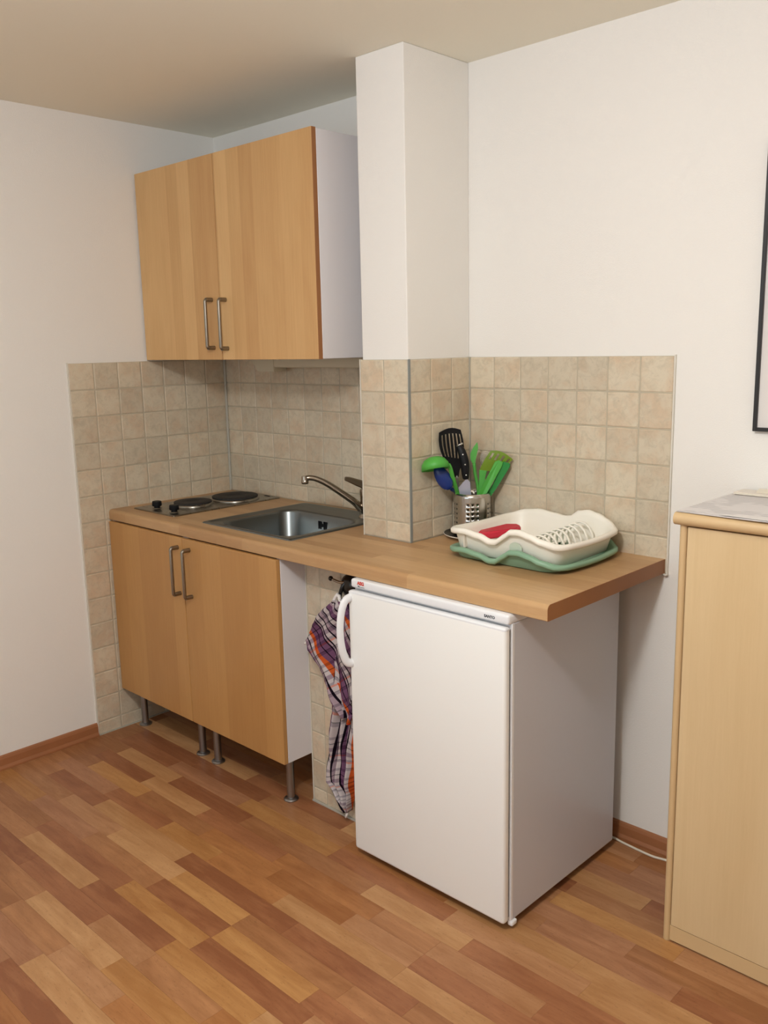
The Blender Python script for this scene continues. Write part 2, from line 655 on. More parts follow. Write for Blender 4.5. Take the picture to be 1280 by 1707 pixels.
def tile_mesh(w, h, var):
    key = (round(w, 3), round(h, 3), var)
    if key in tile_cache:
        return tile_cache[key]
    rr = random.Random(hash(key) % 9999)
    bm = bmesh.new()
    hw, hh = w / 2 - 0.0016, h / 2 - 0.0016
    n = 4
    out = []
    for (a, b) in (((-hw, -hh), (hw, -hh)), ((hw, -hh), (hw, hh)), ((hw, hh), (-hw, hh)), ((-hw, hh), (-hw, -hh))):
        for k in range(n):
            t_ = k / n
            out.append((a[0] + (b[0] - a[0]) * t_, a[1] + (b[1] - a[1]) * t_))
    pts = []
    for k, (x, y) in enumerate(out):
        j = 0.0 if k % n == 0 else rr.uniform(-0.0009, 0.0003)
        s = 1 + j / max(0.01, math.hypot(x, y))
        if k % n == 0:
            s = 1 - 0.0016 / math.hypot(x, y)
        pts.append((x * s, y * s))
    rows = [[(x, y, 0.0) for x, y in pts], [(x, y, 0.0026) for x, y in pts],
            [(x * (1 - 0.0022 / hw), y * (1 - 0.0022 / hh), 0.0042) for x, y in pts]]
    loops(bm, rows, False, True)
    bmesh.ops.recalc_face_normals(bm, faces=bm.faces[:])
    me = bpy.data.meshes.new('tile')
    bm.to_mesh(me)
    bm.free()
    me.materials.append(M['tile'])
    tile_cache[key] = me
    return me


def put_tile(parent, c, w, h, right, normal):
    me = tile_mesh(w, h, random.randint(0, 3))
    o = bpy.data.objects.new('tile', me)
    col.objects.link(o)
    r = Vector(right)
    nn = Vector(normal)
    upv = Vector((0, 0, 1))
    m = Matrix((r, upv, nn)).transposed().to_4x4()
    e = random.uniform(-0.0002, 0.0002)
    m.translation = Vector(c) - nn * (0.0042 - e)
    tw = Matrix.Rotation(random.uniform(-0.004, 0.004), 4, 'Z')
    o.matrix_world = m @ tw
    o.parent = parent


def spans(a, b, start, pitch=0.1):
    """cells of a tiling between a and b with a joint at start"""
    k = math.floor((a - start) / pitch + 1e-6)
    cells = []
    x = start + k * pitch
    while x < b - 1e-6:
        lo, hi = max(x, a), min(x + pitch, b)
        if hi - lo > 0.012:
            cells.append((lo, hi))
        x += pitch
    return cells


ROWS = spans(0.0, ZT, ZT - 1.5)
up_rows = spans(ZW + 0.0, ZT, ZT - 1.5)
for (y0, y1) in spans(-0.7, 0.0, -0.7):
    for (z0, z1) in (ROWS if y0 < -0.55 else [r for r in ROWS if r[1] > ZW - 0.02 or r[1] < 0.26]):
        put_tile(wall_left, (0, (y0 + y1) / 2, (z0 + z1) / 2), y1 - y0, z1 - z0, (0, 1, 0), (1, 0, 0))
for (x0, x1) in spans(0.0, PX0 + 0.02, 0.0):
    for (z0, z1) in up_rows:
        put_tile(wall_back, ((x0 + x1) / 2, 0, (z0 + z1) / 2), x1 - x0, z1 - z0, (1, 0, 0), (0, -1, 0))
for (x0, x1) in spans(PX1, 2.0087, 2.0087 - 0.7):
    if x1 - x0 < .03:
        continue
    for (z0, z1) in spans(ZW - .042, ZT, ZT - 1.5):
        put_tile(wall_back, ((x0 + x1) / 2, 0, (z0 + z1) / 2), x1 - x0, z1 - z0, (1, 0, 0), (0, -1, 0))
for (z0, z1) in up_rows:
    for (x0, x1) in ((PX0, 1.2095), (1.2095, PX1 - .001)):
        put_tile(wall_pillar, ((x0 + x1) / 2, PIL, (z0 + z1) / 2), x1 - x0, z1 - z0, (1, 0, 0), (0, -1, 0))
    for (y0, y1) in ((PIL + .002, -0.189), (-0.189, -0.089), (-0.089, 0.0)):
        put_tile(wall_pillar, (PX1, (y0 + y1) / 2, (z0 + z1) / 2), y1 - y0, z1 - z0, (0, 1, 0), (1, 0, 0))
for (x0, x1) in spans(BXX + .002, 1.344, 1.084 - 0.1):
    for (z0, z1) in spans(0.002, ZW - .042, 0.05 - 0.1):
        put_tile(wall_boxing, ((x0 + x1) / 2, BXY, (z0 + z1) / 2), x1 - x0, z1 - z0, (1, 0, 0), (0, -1, 0))

# edge strips and joints
box('trim_strip', -G, 0.0, -0.7035, -0.699, 0.0, ZT + .002, 'edge_white', wall_left)
box('trim_strip', 2.0075, 2.0115, -0.0005, G, ZW - .045, ZT + .002, 'edge_white', wall_back)
box('trim_strip', PX0 - .002, PX0 + .001, PIL - .0004, PIL + .01, ZW, ZT, 'edge_white', wall_pillar)
bm = B()
bx(bm, PX1 - .001, PX1 + .0012, PIL - .0012, PIL + .010, ZW, ZT, 0.0006, 1)
obj('corner_profile', bm, 'edge_grey', wall_pillar)
box('trim_strip', BXX - .002, BXX + .001, BXY - .0005, BXY + .03, 0.0, ZW - .041, 'edge_white', wall_boxing)
box('corner_joint', PX1 - .001, PX1 + .003, -0.003, 0.0, ZW, ZT, 'silicone', wall_pillar)
box('corner_joint', 0.0, 0.010, -0.010, 0.0, ZW, ZT, 'silicone', wall_left, r=0.004)
box('floor_joint', 0.0, 0.006, -0.7, -0.1, 0.0, 0.004, 'silicone', wall_left)
box('floor_joint', BXX, 1.344, BXY - .007, BXY, 0.0, 0.005, 'silicone', wall_boxing)


def skirting(name, pts_a, pts_b, nrm):
    bm = B()
    a, b, n = Vector(pts_a), Vector(pts_b), Vector(nrm)
    prof = [(0, 0), (0.016, 0), (0.016, 0.006), (0.011, 0.016), (0.010, 0.040), (0.007, 0.049), (0.0, 0.052)]
    prism(bm, [a + n * d + Vector((0, 0, h)) for d, h in prof], b - a)
    return structure(obj(name, bm, 'base_wood'))


skirting('baseboard_left', (-G, -0.7045, 0), (-G, RY, 0), (1, 0, 0))
skirting('baseboard_back', (1.36, G, 0), (RX, G, 0), (0, -1, 0))
skirting('baseboard_right', (RX, G, 0), (RX, RY, 0), (-1, 0, 0))

# ------------------------------------------------------------------ parquet strips
KNOWN = {
    1: [(2.009, 'P')], 3: [(2.112, 'D')], 4: [(1.5, 'D'), (1.92, 'N')], 6: [(2.17, 'M')],
    7: [(0.40, 'L'), (0.735, 'D'), (1.221, 'L'), (1.6, 'N'), (1.95, 'P'), (2.324, 'D')],
    8: [(0.1, 'D'), (0.50, 'D'), (0.889, 'M'), (1.3, 'O'), (1.7, 'L'), (2.099, 'L')],
    9: [(-0.1, 'M'), (0.10, 'D'), (0.44, 'P'), (0.857, 'G'), (1.30, 'D'), (1.75, 'N'), (2.159, 'L')],
    10: [(0.0, 'M'), (0.197, 'L'), (0.544, 'D'), (0.95, 'M'), (1.506, 'L'), (1.855, 'D'), (2.3, 'M')],
    11: [(-0.1, 'M'), (0.15, 'D'), (0.47, 'L'), (0.808, 'D'), (1.20, 'O'), (1.603, 'M'), (1.80, 'N'), (2.118, 'D')],
    12: [(0.0, 'M'), (0.216, 'G'), (0.55, 'M'), (0.917, 'O'), (1.25, 'O'), (1.56, 'N'), (1.80, 'D')],
    13: [(-0.1, 'M'), (0.1, 'P'), (0.45, 'D'), (0.785, 'G'), (1.05, 'O'), (1.358, 'L'), (1.80, 'L')],
    14: [(-0.1, 'M'), (0.168, 'D'), (0.496, 'L'), (0.981, 'D'), (1.473, 'D'), (1.9, 'M')],
    15: [(0.0, 'N'), (0.37, 'N'), (0.70, 'L'), (1.05, 'G'), (1.35, 'M'), (1.75, 'M')],
    16: [(0.304, 'P'), (0.66, 'M'), (1.034, 'D'), (1.35, 'G'), (1.697, 'D')],
    17: [(0.1, 'M'), (0.482, 'D'), (0.974, 'G'), (1.347, 'D'), (1.75, 'N')],
    18: [(0.15, 'M'), (0.51, 'L'), (0.898, 'D'), (1.29, 'G'), (1.66, 'L')],
    19: [(0.25, 'D'), (0.65, 'D'), (1.064, 'N'), (1.30, 'M'), (1.58, 'O')],
    20: [(0.45, 'M'), (0.833, 'L'), (1.25, 'G'), (1.6, 'M')],
    21: [(0.45, 'M'), (0.822, 'M'), (1.10, 'N'), (1.37, 'O'), (1.7, 'M')],
    22: [(0.65, 'P'), (1.085, 'L'), (1.45, 'G')],
    23: [(0.7, 'P'), (1.038, 'D'), (1.4, 'M')],
}


def cam_px(p):
    q = (Matrix.Translation(cam.location) @ cam.rotation_euler.to_matrix().to_4x4()).inverted() @ Vector(p)
    if q.z > -0.05:
        return None
    return 1482.86 * q.x / -q.z, -1482.86 * q.y / -q.z, -q.z


PITCH = 0.0645
planks = []
k = -1
while -(0.0285 + PITCH * k) > RY:
    ytop = min(-(0.0285 + PITCH * k), G)
    ybot = max(-(0.0285 + PITCH * (k + 1)), RY)
    rr = random.Random(100 + k)
    known = sorted(KNOWN.get(k, []))
    seq = []
    x = -rr.uniform(0.0, 0.35)
    ki = 0
    tones = 'MMNNPPOOGL'
    cur = rr.choice(tones)
    seq.append((x, cur))
    while x < RX:
        nx = known[ki] if ki < len(known) else None
        if nx and nx[0] - x < 0.56:
            x = nx[0]
            seq.append((x, nx[1]))
            ki += 1
        else:
            gap = nx[0] - x if nx else 9
            step = gap / 2 if gap < 0.9 else rr.uniform(0.30, 0.46)
            x += step
            c2 = rr.choice([c_ for c_ in tones if c_ != cur])
            cur = c2
            seq.append((x, c2))
    for i in range(len(seq) - 1):
        a, b = max(seq[i][0], -G), min(seq[i + 1][0], RX)
        if b - a > 0.01:
            planks.append((a, b, ybot, ytop, seq[i][1]))
    k += 1

scored = []
for p in planks:
    best = 0
    c = ((p[0] + p[1]) / 2, (p[2] + p[3]) / 2, 0)
    vis = False
    for fx in (0, .5, 1):
        for fy in (0, 1):
            q = cam_px((p[0] + (p[1] - p[0]) * fx, p[2] + (p[3] - p[2]) * fy, 0))
            if q and abs(q[0]) < 660 and abs(q[1]) < 880:
                vis = True
    hidden = (p[1] < 1.0 and p[2] > -0.40) or (1.02 < p[0] and p[1] < 1.36 and p[2] > -0.46) or (1.36 < p[0] and p[1] < 1.88 and p[2] > -0.5) or (p[0] > 2.22 and p[2] > -0.34)
    if vis and not hidden:
        q = cam_px(c)
        scored.append(((p[1] - p[0]) / q[2] ** 2 if q else 9, p))
scored.sort(key=lambda s: -s[0])
single = {id(s[1]) for s in scored[:296]}


def plank_bm(bm, a, b, y0, y1, z1=0.0, cx=0.0, cy=0.0):
    e, ch = 0.00012, 0.0002
    lo = [(a + e, y0 + e), (b - e, y0 + e), (b - e, y1 - e), (a + e, y1 - e)]
    hi = [(a + e + ch, y0 + e + ch), (b - e - ch, y0 + e + ch), (b - e - ch, y1 - e - ch), (a + e + ch, y1 - e - ch)]
    r0 = [(x - cx, y - cy, z1 - 0.006) for x, y in lo]
    r1 = [(x - cx, y - cy, z1 - ch) for x, y in lo]
    r2 = [(x - cx, y - cy, z1) for x, y in hi]
    loops(bm, [r0, r1, r2], True, True)


rest = {}
for p in planks:
    a, b, y0, y1, tn = p
    if id(p) in single:
        bm = B()
        cx, cy = (a + b) / 2, (y0 + y1) / 2
        plank_bm(bm, a, b, y0, y1, 0, cx, cy)
        me = bpy.data.meshes.new('plank')
        bm.to_mesh(me)
        bm.free()
        me.materials.append(M['plank' + tn])
        o = bpy.data.objects.new('plank', me)
        o.location = (cx, cy, 0)
        col.objects.link(o)
        o.parent = floor
    else:
        rest.setdefault(tn, []).append(p)
bm = B()
order = list(rest)
for i, tn in enumerate(order):
    n0 = len(bm.faces)
    for (a, b, y0, y1, _t) in rest[tn]:
        plank_bm(bm, a, b, y0, y1)
    bm.faces.ensure_lookup_table()
    for f in bm.faces[n0:]:
        f.material_index = i
me = bpy.data.meshes.new('plank_field')
bm.to_mesh(me)
bm.free()
for tn in order:
    me.materials.append(M['plank' + tn])
o = bpy.data.objects.new('plank_field', me)
o['kind'] = 'stuff'
col.objects.link(o)
o.parent = floor


# ------------------------------------------------------------------ handles
def bar_handle(parent, x, y_att, z0, z1, so=0.030, r=0.0060):
    bm = B()
    yb = y_att - so
    pts = [(x, y_att, z1), (x, yb + .006, z1)] + [(x, yb + .006 * (1 - sin(a)), z1 - .006 * (1 - cos(a))) for a in (pi / 6, pi / 3, pi / 2)] \
        + [(x, yb, z0 + .006)] + [(x, yb + .006 * (1 - cos(a)), z0 + .006 * (1 - sin(a))) for a in (pi / 6, pi / 3, pi / 2)] + [(x, y_att, z0)]
    tube(bm, pts, r, 14)
    h = obj('handle', bm, 'nickel', parent, True, auto=50)
    for z in (z0, z1):
        b2 = B()
        tube(b2, [(x, y_att, z), (x, y_att - .027, z)], r + .0017, 14)
        obj('post', b2, 'nickel', h, True, auto=50)
    return h


# ------------------------------------------------------------------ wall cabinet
UB, UT, UY = 1.4552, 2.1456, -0.3733
wc = thing('wall_cabinet', 'birch fronted two door wall cabinet with white side hung left of the pillar', 'cabinet', (0.506, G, UB))
box('side_panel', 0.004, 0.020, -0.355, G, UB + .001, UT - .003, 'melamine', wc)
box('side_panel', 0.9914, 1.0074, -0.355, G, UB + .001, UT - .003, 'melamine', wc, r=0.0008, seg=1)
box('bottom_panel', 0.020, 0.9914, -0.354, G, UB + .002, UB + .018, 'melamine', wc)
box('top_panel', 0.020, 0.9914, -0.354, G, UT - .019, UT - .004, 'melamine', wc)
box('shelf', 0.020, 0.9914, -0.34, G, 1.79, 1.806, 'melamine', wc)
d1 = box('door', 0.0045, 0.4982, UY, -0.3557, UB, UT, 'wood_up', wc, r=0.0012, seg=2)
d2 = box('door', 0.5014, 1.0060, UY, -0.3557, UB, UT, 'wood_up', wc, r=0.0012, seg=2)
box('edge_band', 1.0060, 1.0070, UY + .0008, -0.3559, UB + .0005, UT - .0005, 'wood_edge', d2)
bar_handle(d1, 0.456, UY, 1.497, 1.663)
bar_handle(d2, 0.536, UY, 1.494, 1.660)

# ------------------------------------------------------------------ base cabinets
DB, DT, DY = 0.1661, 0.8475, -0.5896


def base_cabinet(x0, x1, label, hx, hand_z):
    c = thing('base_cabinet', label, 'cabinet', ((x0 + x1) / 2, -0.3, 0), 'base cabinets under the worktop')
    back = -0.46 if x1 > 1.0 else -0.05
    back = -0.05
    box('side_panel', x0 + .001, x0 + .017, -0.572, back, DB + .001, 0.8515, 'melamine', c)
    box('side_panel', x1 - .017, x1 - .001, -0.572, back, DB + .001, 0.8515, 'melamine', c, r=0.0008, seg=1)
    box('bottom_panel', x0 + .017, x1 - .017, -0.57, back, DB + .002, DB + .018, 'melamine', c)
    box('back_panel', x0 + .017, x1 - .017, back - .006, back, DB + .018, 0.8515, 'melamine', c)
    d = box('door', x0 + .001, x1 - .001, DY, -0.5725, DB, DT, 'wood_low', c, r=0.0022, seg=2)
    bar_handle(d, hx, DY, hand_z, hand_z + .167)
    return c


def cab_leg(parent, x, y):
    bm = B()
    lathe(bm, [(0, 0), (0.0245, 0), (0.025, 0.004), (0.021, 0.008), (0.0135, 0.010), (0.0135, DB - .012), (0.018, DB - .010), (0.018, DB + .002), (0, DB + .002)], (x, y, 0), 24)
    obj('leg', bm, 'leg_steel', parent, True, auto=40)


c1 = base_cabinet(0.0045, 0.5005, 'beech fronted base cabinet in the corner under the hob', 0.475, 0.645)
c2 = base_cabinet(0.5015, 1.0165, 'beech fronted base cabinet with white side under the sink', 0.546, 0.645)
for x in (0.045, 0.447):
    cab_leg(c1, x, -0.519)
    cab_leg(c1, x, -0.11)
for x in (0.545, 0.958):
    cab_leg(c2, x, -0.521)
    cab_leg(c2, x, -0.11)

# ------------------------------------------------------------------ worktop
XE, YF = 2.0029, -0.5829
wt = B()
prof = [(YF + .06, ZW - .040), (YF + .002, ZW - .040), (YF, ZW - .038)]
for a in range(0, 7):
    an = pi / 2 * a / 6
    prof.append((YF + .013 * (1 - cos(an)), ZW - .013 * (1 - sin(an))))
prof.append((YF + .06, ZW))
prism(wt, [(0.0, y, z) for y, z in prof], (XE, 0, 0))
yj = YF + .06
SX0, SX1, SY0, SY1 = 0.556, 0.955, -0.482, -0.140
for (a, b, y0, y1) in ((0.0, SX0, yj, 0), (SX0, SX1, yj, SY0), (SX0, SX1, SY1, 0), (SX1, PX0 - .001, yj, 0), (PX0 - .001, PX1 + .001, yj, PIL - .001), (PX1 + .001, XE, yj, 0)):
    bx(wt, a, b, y0, y1, ZW - .040, ZW)
wtop = obj('worktop', wt, 'worktop', None, True, auto=30)
wtop['label'] = 'long beech stave worktop with rounded front edge running over cabinets and fridge'
wtop['category'] = 'worktop'
e = B()
pr_e = [(y, z) for y, z in prof if y < YF + .05] + [(-0.0005, ZW), (-0.0005, ZW - .040)]
prism(e, [(XE, y, z) for y, z in pr_e], (0.0008, 0, 0))
obj('end_band', e, 'wood_edge', wtop, label='darker end edging of the worktop')
bm = B()
tube(bm, [(1.999, -0.004, ZW - .043), (2.008, -0.006, ZW - .044), (2.013, -0.002, ZW - .043)], 0.003, 8)
obj('sealant_blob', bm, 'edge_white', wtop, True)

# ------------------------------------------------------------------ hob
hx0, hx1, hy0, hy1 = 0.0665, 0.345, -0.515, -0.012
hob = thing('hob', 'two plate electric hob with stainless frame set in worktop corner', 'stove', (0.205, -0.26, ZW))
bm = B()
loops(bm, [[(x, y, z) for x, y in rrect(hx0 + o_, hx1 - o_, hy0 + o_, hy1 - o_, 0.006, 4)] for o_, z in ((0, ZW - .001), (0, ZW + .003), (.003, ZW + .0052), (.012, ZW + .0046))], False, True)
obj('frame', bm, 'inox', hob, True, auto=35)
for (cx, cy, r) in ((0.222, -0.146, 0.092), (0.196, -0.330, 0.0735)):
    bm = B()
    lathe(bm, [(r + .006, .004), (r + .0055, .009), (r + .001, .0125), (r - .004, .0125)], (cx, cy, ZW), 48)
    pl = obj('plate_ring', bm, 'inox', hob, True)
    bm = B()
    lathe(bm, [(r, .006), (r, .0175), (r - .002, .0190), (r * .35, .0187), (r * .33, .0177), (0, .0177)], (cx, cy, ZW), 48)
    obj('hotplate', bm, 'iron', hob, True, auto=40)
for (x, y) in ((0.150, -0.462), (0.277, -0.468)):
    bm = B()
    lathe(bm, [(0.011, .004), (0.011, .012), (0.0165, .013), (0.0185, .016), (0.0175, .030), (0.016, .0315), (0, .0315)], (x, y, ZW), 24)
    kn = obj('knob', bm, 'black_plastic', hob, True, auto=40)
    bm = B()
    lathe(bm, [(0.020, .0045), (0.019, .0065), (0.0125, .0075)], (x, y, ZW), 24)
    obj('collar', bm, 'inox', kn, True)
box('badge', 0.262, 0.292, -0.030, -0.020, ZW + .0045, ZW + .0062, 'black_plastic', hob, r=0.0005, seg=1)

# ------------------------------------------------------------------ sink
sink = thing('sink', 'square stainless steel inset sink with wide left rim in front of the tap', 'sink', (0.755, -0.27, ZW))
bm = B()
N = 10


def RR(x0, x1, y0, y1, r, z):
    return [(x, y, z) for x, y in rrect(x0, x1, y0, y1, r, N)]


rows = [RR(0.514, 0.996, -0.512, -0.028, 0.010, ZW - .001), RR(0.514, 0.996, -0.512, -0.028, 0.010, ZW + .0022),
        RR(0.518, 0.992, -0.508, -0.032, 0.010, ZW + .005), RR(0.528, 0.985, -0.500, -0.042, 0.012, ZW + .0055),
        RR(0.536, 0.980, -0.494, -0.050, 0.014, ZW + .0018), RR(0.5525, 0.9565, -0.4845, -0.1375, 0.066, ZW + .0014),
        RR(0.557, 0.952, -0.480, -0.142, 0.064, ZW - .001), RR(0.560, 0.949, -0.477, -0.145, 0.062, ZW - .008),
        RR(0.572, 0.937, -0.465, -0.157, 0.056, ZW - .130), RR(0.580, 0.929, -0.457, -0.165, 0.050, ZW - .146),
        RR(0.600, 0.909, -0.437, -0.185, 0.040, ZW - .153), RR(0.735, 0.775, -0.330, -0.290, 0.0199, ZW - .156)]
loops(bm, rows, False, True)
obj('bowl', bm, 'sink', sink, True, auto=60)
bm = B()
lathe(bm, [(0.036, 0), (0.034, .003), (0.026, .002), (0.0, .001)], (0.755, -0.31, ZW - .156), 24)
obj('drain', bm, 'chrome', sink, True)
for i in range(5):
    x = 0.728 + i * 0.0095
    z0 = ZW - .038
    L = 0.027 if i in (0, 1, 3, 4) else 0.010
    box('overflow_slot', x - .0022, x + .0022, -0.1520, -0.1475, z0 - L / 2 - .002, z0 + L / 2, 'black_plastic', sink, r=0.001, seg=1)

# ------------------------------------------------------------------ tap
TX, TY = 0.912, -0.088
tap = thing('tap', 'chrome single lever kitchen tap behind the sink, partly behind the pillar', 'tap', (TX, TY, ZW))
bm = B()
lathe(bm, [(0, .0015), (0.027, .0015), (0.027, .005), (0.0235, .009), (0.0225, .012), (0.0215, .034), (0.0235, .037), (0.0235, .052), (0.0205, .055), (0.0195, .075), (0.0205, .095), (0.019, .104), (0, .108)], (TX, TY, ZW), 32)
obj('body', bm, 'chrome', tap, True, auto=50)
bm = B()
cp = curve_pts([(TX - .012, TY - .014, ZW + .034), (0.895, -0.126, 0.952), (0.868, -0.158, 0.984), (0.835, -0.197, 1.020), (0.812, -0.224, 1.038), (0.797, -0.242, 1.044), (0.786, -0.255, 1.043)], 6)
nn = len(cp)
tube(bm, cp, [0.0140 - 0.0045 * min(1, i / (nn * .7)) for i in range(nn)], 16)
sp = obj('spout', bm, 'chrome', tap, True, auto=50)
bm = B()
lathe(bm, [(0, .004), (0.0118, .004), (0.0122, .0), (0.0122, -.012), (0.0128, -.013), (0.0128, -.021), (0.0105, -.023), (0, -.0225)], (0.784, -0.257, 1.0465), 20)
obj('nozzle', bm, 'chrome', sp, True, auto=50)
bm = B()
cp = curve_pts([(TX, TY + .004, ZW + .100), (TX - .004, TY - .004, ZW + .117), (TX - .014, TY - .030, ZW + .130), (TX - .022, TY - .054, ZW + .141), (TX - .028, TY - .072, ZW + .147)], 5)
tube(bm, cp, [0.0175, 0.018, 0.0175, 0.017, 0.016, 0.0155, 0.015, 0.0145, 0.014, 0.0135, 0.013, 0.0125, 0.012, 0.0115, 0.011, 0.0105, 0.010, 0.009, 0.0085, 0.008, 0.006][:len(cp)], 16, flat=0.45)
obj('lever', bm, 'chrome', tap, True, auto=60)

# ------------------------------------------------------------------ fridge
FX0, FX1, FYB = 1.3572, 1.9029, -0.0651
fr = thing('fridge', 'white undercounter fridge with bow handle under the right end of the worktop', 'fridge', (1.63, -0.33, 0))
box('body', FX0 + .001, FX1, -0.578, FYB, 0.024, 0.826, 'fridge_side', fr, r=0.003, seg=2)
bm = B()
bx(bm, FX0 - .001, FX1 + .0005, -0.598, FYB + .002, 0.8245, 0.8508, 0.0075, 4)
lid = obj('lid', bm, 'fridge_white', fr, True, auto=50)
bm = B()
bx(bm, FX0, FX1 - .0005, -0.6107, -0.586, 0.0249, 0.8185, 0.009, 4)
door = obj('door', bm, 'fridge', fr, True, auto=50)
bm = B()
bx(bm, FX0 - .0004, FX1 - .0001, -0.6103, -0.5855, 0.808, 0.8193, 0.0075, 3)
obj('top_cap', bm, 'fridge_white', door, True, auto=50)
box('door_seal', FX0 + .008, FX1 - .006, -0.5865, -0.577, 0.034, 0.812, 'seal', fr)
box('front_frame', FX0 + .0005, FX1 + .0006, -0.5815, -0.572, 0.0245, 0.826, 'fridge_white', fr, r=0.0015)
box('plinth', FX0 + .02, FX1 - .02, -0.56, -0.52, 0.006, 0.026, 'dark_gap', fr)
bm = B()
cp = curve_pts([(1.3665, -0.606, 0.800), (1.3655, -0.630, 0.792), (1.3645, -0.645, 0.757), (1.3640, -0.650, 0.705), (1.3645, -0.645, 0.655), (1.3655, -0.630, 0.615), (1.3665, -0.606, 0.604)], 6)
nn = len(cp)
tube(bm, cp, [0.0125 - 0.001 * sin(pi * i / (nn - 1)) for i in range(nn)], 16, flat=0.75, up=(1, 0, 0))
obj('handle', bm, 'fridge_white', door, True, auto=60)
for (x, y) in ((FX0 + .05, -0.545), (FX1 - .035, -0.545), (FX0 + .05, -0.1), (FX1 - .05, -0.1)):
    bm = B()
    lathe(bm, [(0, 0), (0.014, 0), (0.0155, .003), (0.0155, .012), (0.010, .014), (0.010, .026), (0, .026)], (x, y, 0), 20)
    obj('foot', bm, 'fridge_white', fr, True, auto=40)
bm = B()
bx(bm, FX1 - .010, FX1 + .006, -0.583, -0.560, 0.010, 0.0245, 0.004, 3)
obj('hinge', bm, 'fridge_white', fr, True)
text_mesh('brand_lettering', 'AEG', 0.0135, 'logo_red', lid, (1.385, -0.5984, 0.8375), FACE_Y, 0.0004, 0.0006)
text_mesh('small_lettering', 'öko', 0.006, 'print_grey', lid, (1.386, -0.5984, 0.8308), FACE_Y, 0.0004)
box('underline', 1.396, 1.412, -0.5986, -0.598, 0.8312, 0.8322, 'print_grey', lid)
text_mesh('model_lettering', 'SANTO', 0.0098, 'print_grey', lid, (1.830, -0.5984, 0.8335), FACE_Y, 0.0004, 0.0003)

# ------------------------------------------------------------------ towel and hook
hook = thing('towel_hook', 'dark round towel hook with small swivel arm on tiles left of the fridge', 'hook', (1.262, BXY, 0.79))
bm = B()
lathe(bm, [(0, -.002), (0.039, -.002), (0.040, -.008), (0.036, -.020), (0.026, -.030), (0.012, -.035), (0, -.036)], (1.240, BXY, 0.783), 32, 'y')
obj('suction_dome', bm, 'smoked', hook, True, auto=60)
bm = B()
tube(bm, curve_pts([(1.240, BXY - .028, 0.797), (1.215, BXY - .034, 0.795), (1.185, BXY - .040, 0.802)], 4), 0.0045, 10)
ha = obj('swivel_arm', bm, 'chrome', hook, True)
bm = B()
bmesh.ops.create_uvsphere(bm, u_segments=12, v_segments=8, radius=0.0078)
for v in bm.verts:
    v.co += Vector((1.182, BXY - .040, 0.803))
obj('arm_tip', bm, 'smoked', ha, True)
bm = B()
tube(bm, curve_pts([(1.236, BXY - .026, 0.800), (1.226, BXY - .036, 0.780), (1.220, BXY - .040, 0.755), (1.228, BXY - .050, 0.742), (1.236, BXY - .052, 0.752)], 4), 0.0062, 10)
obj('hook_arm', bm, 'black_gloss', hook, True)

towel = thing('tea_towel', 'checked purple, orange and white tea towel hanging left of the fridge', 'towel', (1.21, BXY - .04, 0.75))


def cloth(table, uvfn, ybase, fold, nu=26, th=0.0022, sub=5, name='cloth_fold'):
    """table rows: (z_left, x_left, z_right, x_right)"""
    rows_ = []
    for i in range(len(table) - 1):
        for s in range(sub):
            f_ = s / sub
            rows_.append([table[i][q] + (table[i + 1][q] - table[i][q]) * f_ for q in range(4)])
    rows_.append(list(table[-1]))
    bm = B()
    uvl = bm.loops.layers.uv.new('UVMap')
    V, UV = [], []
    for j, (zl, xl, zr, xr) in enumerate(rows_):
        vj = j / (len(rows_) - 1)
        r_, uvr = [], []
        for i in range(nu + 1):
            s = i / nu
            x = xl + (xr - xl) * s
            z = zl + (zr - zl) * s
            y = ybase + fold(s, vj)
            # ragged hem
            edge = 0.0016 * sin(z * 210 + i * 2.1) if i in (0, nu) else 0
            r_.append(bm.verts.new((x + edge, y, z)))
            uvr.append(uvfn(s, vj, x, z))
        V.append(r_)
        UV.append(uvr)
    for j in range(len(rows_) - 1):
        for i in range(nu):
            f = bm.faces.new((V[j][i], V[j][i + 1], V[j + 1][i + 1], V[j + 1][i]))
            for lp, (jj, ii) in zip(f.loops, ((j, i), (j, i + 1), (j + 1, i + 1), (j + 1, i))):
                lp[uvl].uv = UV[jj][ii]
    o = obj(name, bm, 'towel', towel, True)
    md = o.modifiers.new('thickness', 'SOLIDIFY')
    md.thickness = th
    md.offset = 0
    return o


# upper fold: a diagonal flap falling from the hook to the lower right
TB = BXY - .042


def uv_flap(s, v, x, z):
    # stripes run parallel to the lower-left edge of the flap
    a = radians(-56)
    dx, dz = x - 1.16, z - 0.55
    return (0.5 + (dx * -sin(a) + dz * cos(a)) / -0.175 + 0.012 * sin(v * 9 + s * 5), (dx * cos(a) + dz * sin(a)) / 0.125)


flap = [(0.744, 1.210, 0.745, 1.242), (0.728, 1.190, 0.725, 1.270), (0.690, 1.148, 0.680, 1.288), (0.640, 1.112, 0.620, 1.296), (0.590, 1.080, 0.550, 1.298),
        (0.560, 1.092, 0.500, 1.296), (0.512, 1.132, 0.450, 1.290), (0.460, 1.164, 0.412, 1.284), (0.420, 1.188, 0.385, 1.280), (0.375, 1.232, 0.365, 1.272)]
cloth(flap, uv_flap, TB - .012, lambda s, v: -0.010 * sin(s * 7.5 + v * 1.5) - 0.006 * sin(s * 16 + v * 6) + 0.004 * sin(v * 20 + s * 4), 30)


def uv_tail(s, v, x, z):
    return (1.32 - s * 0.80 + 0.04 * sin(v * 7), 0.3 + v * 4.6 + 0.08 * sin(s * 9 + v * 5))


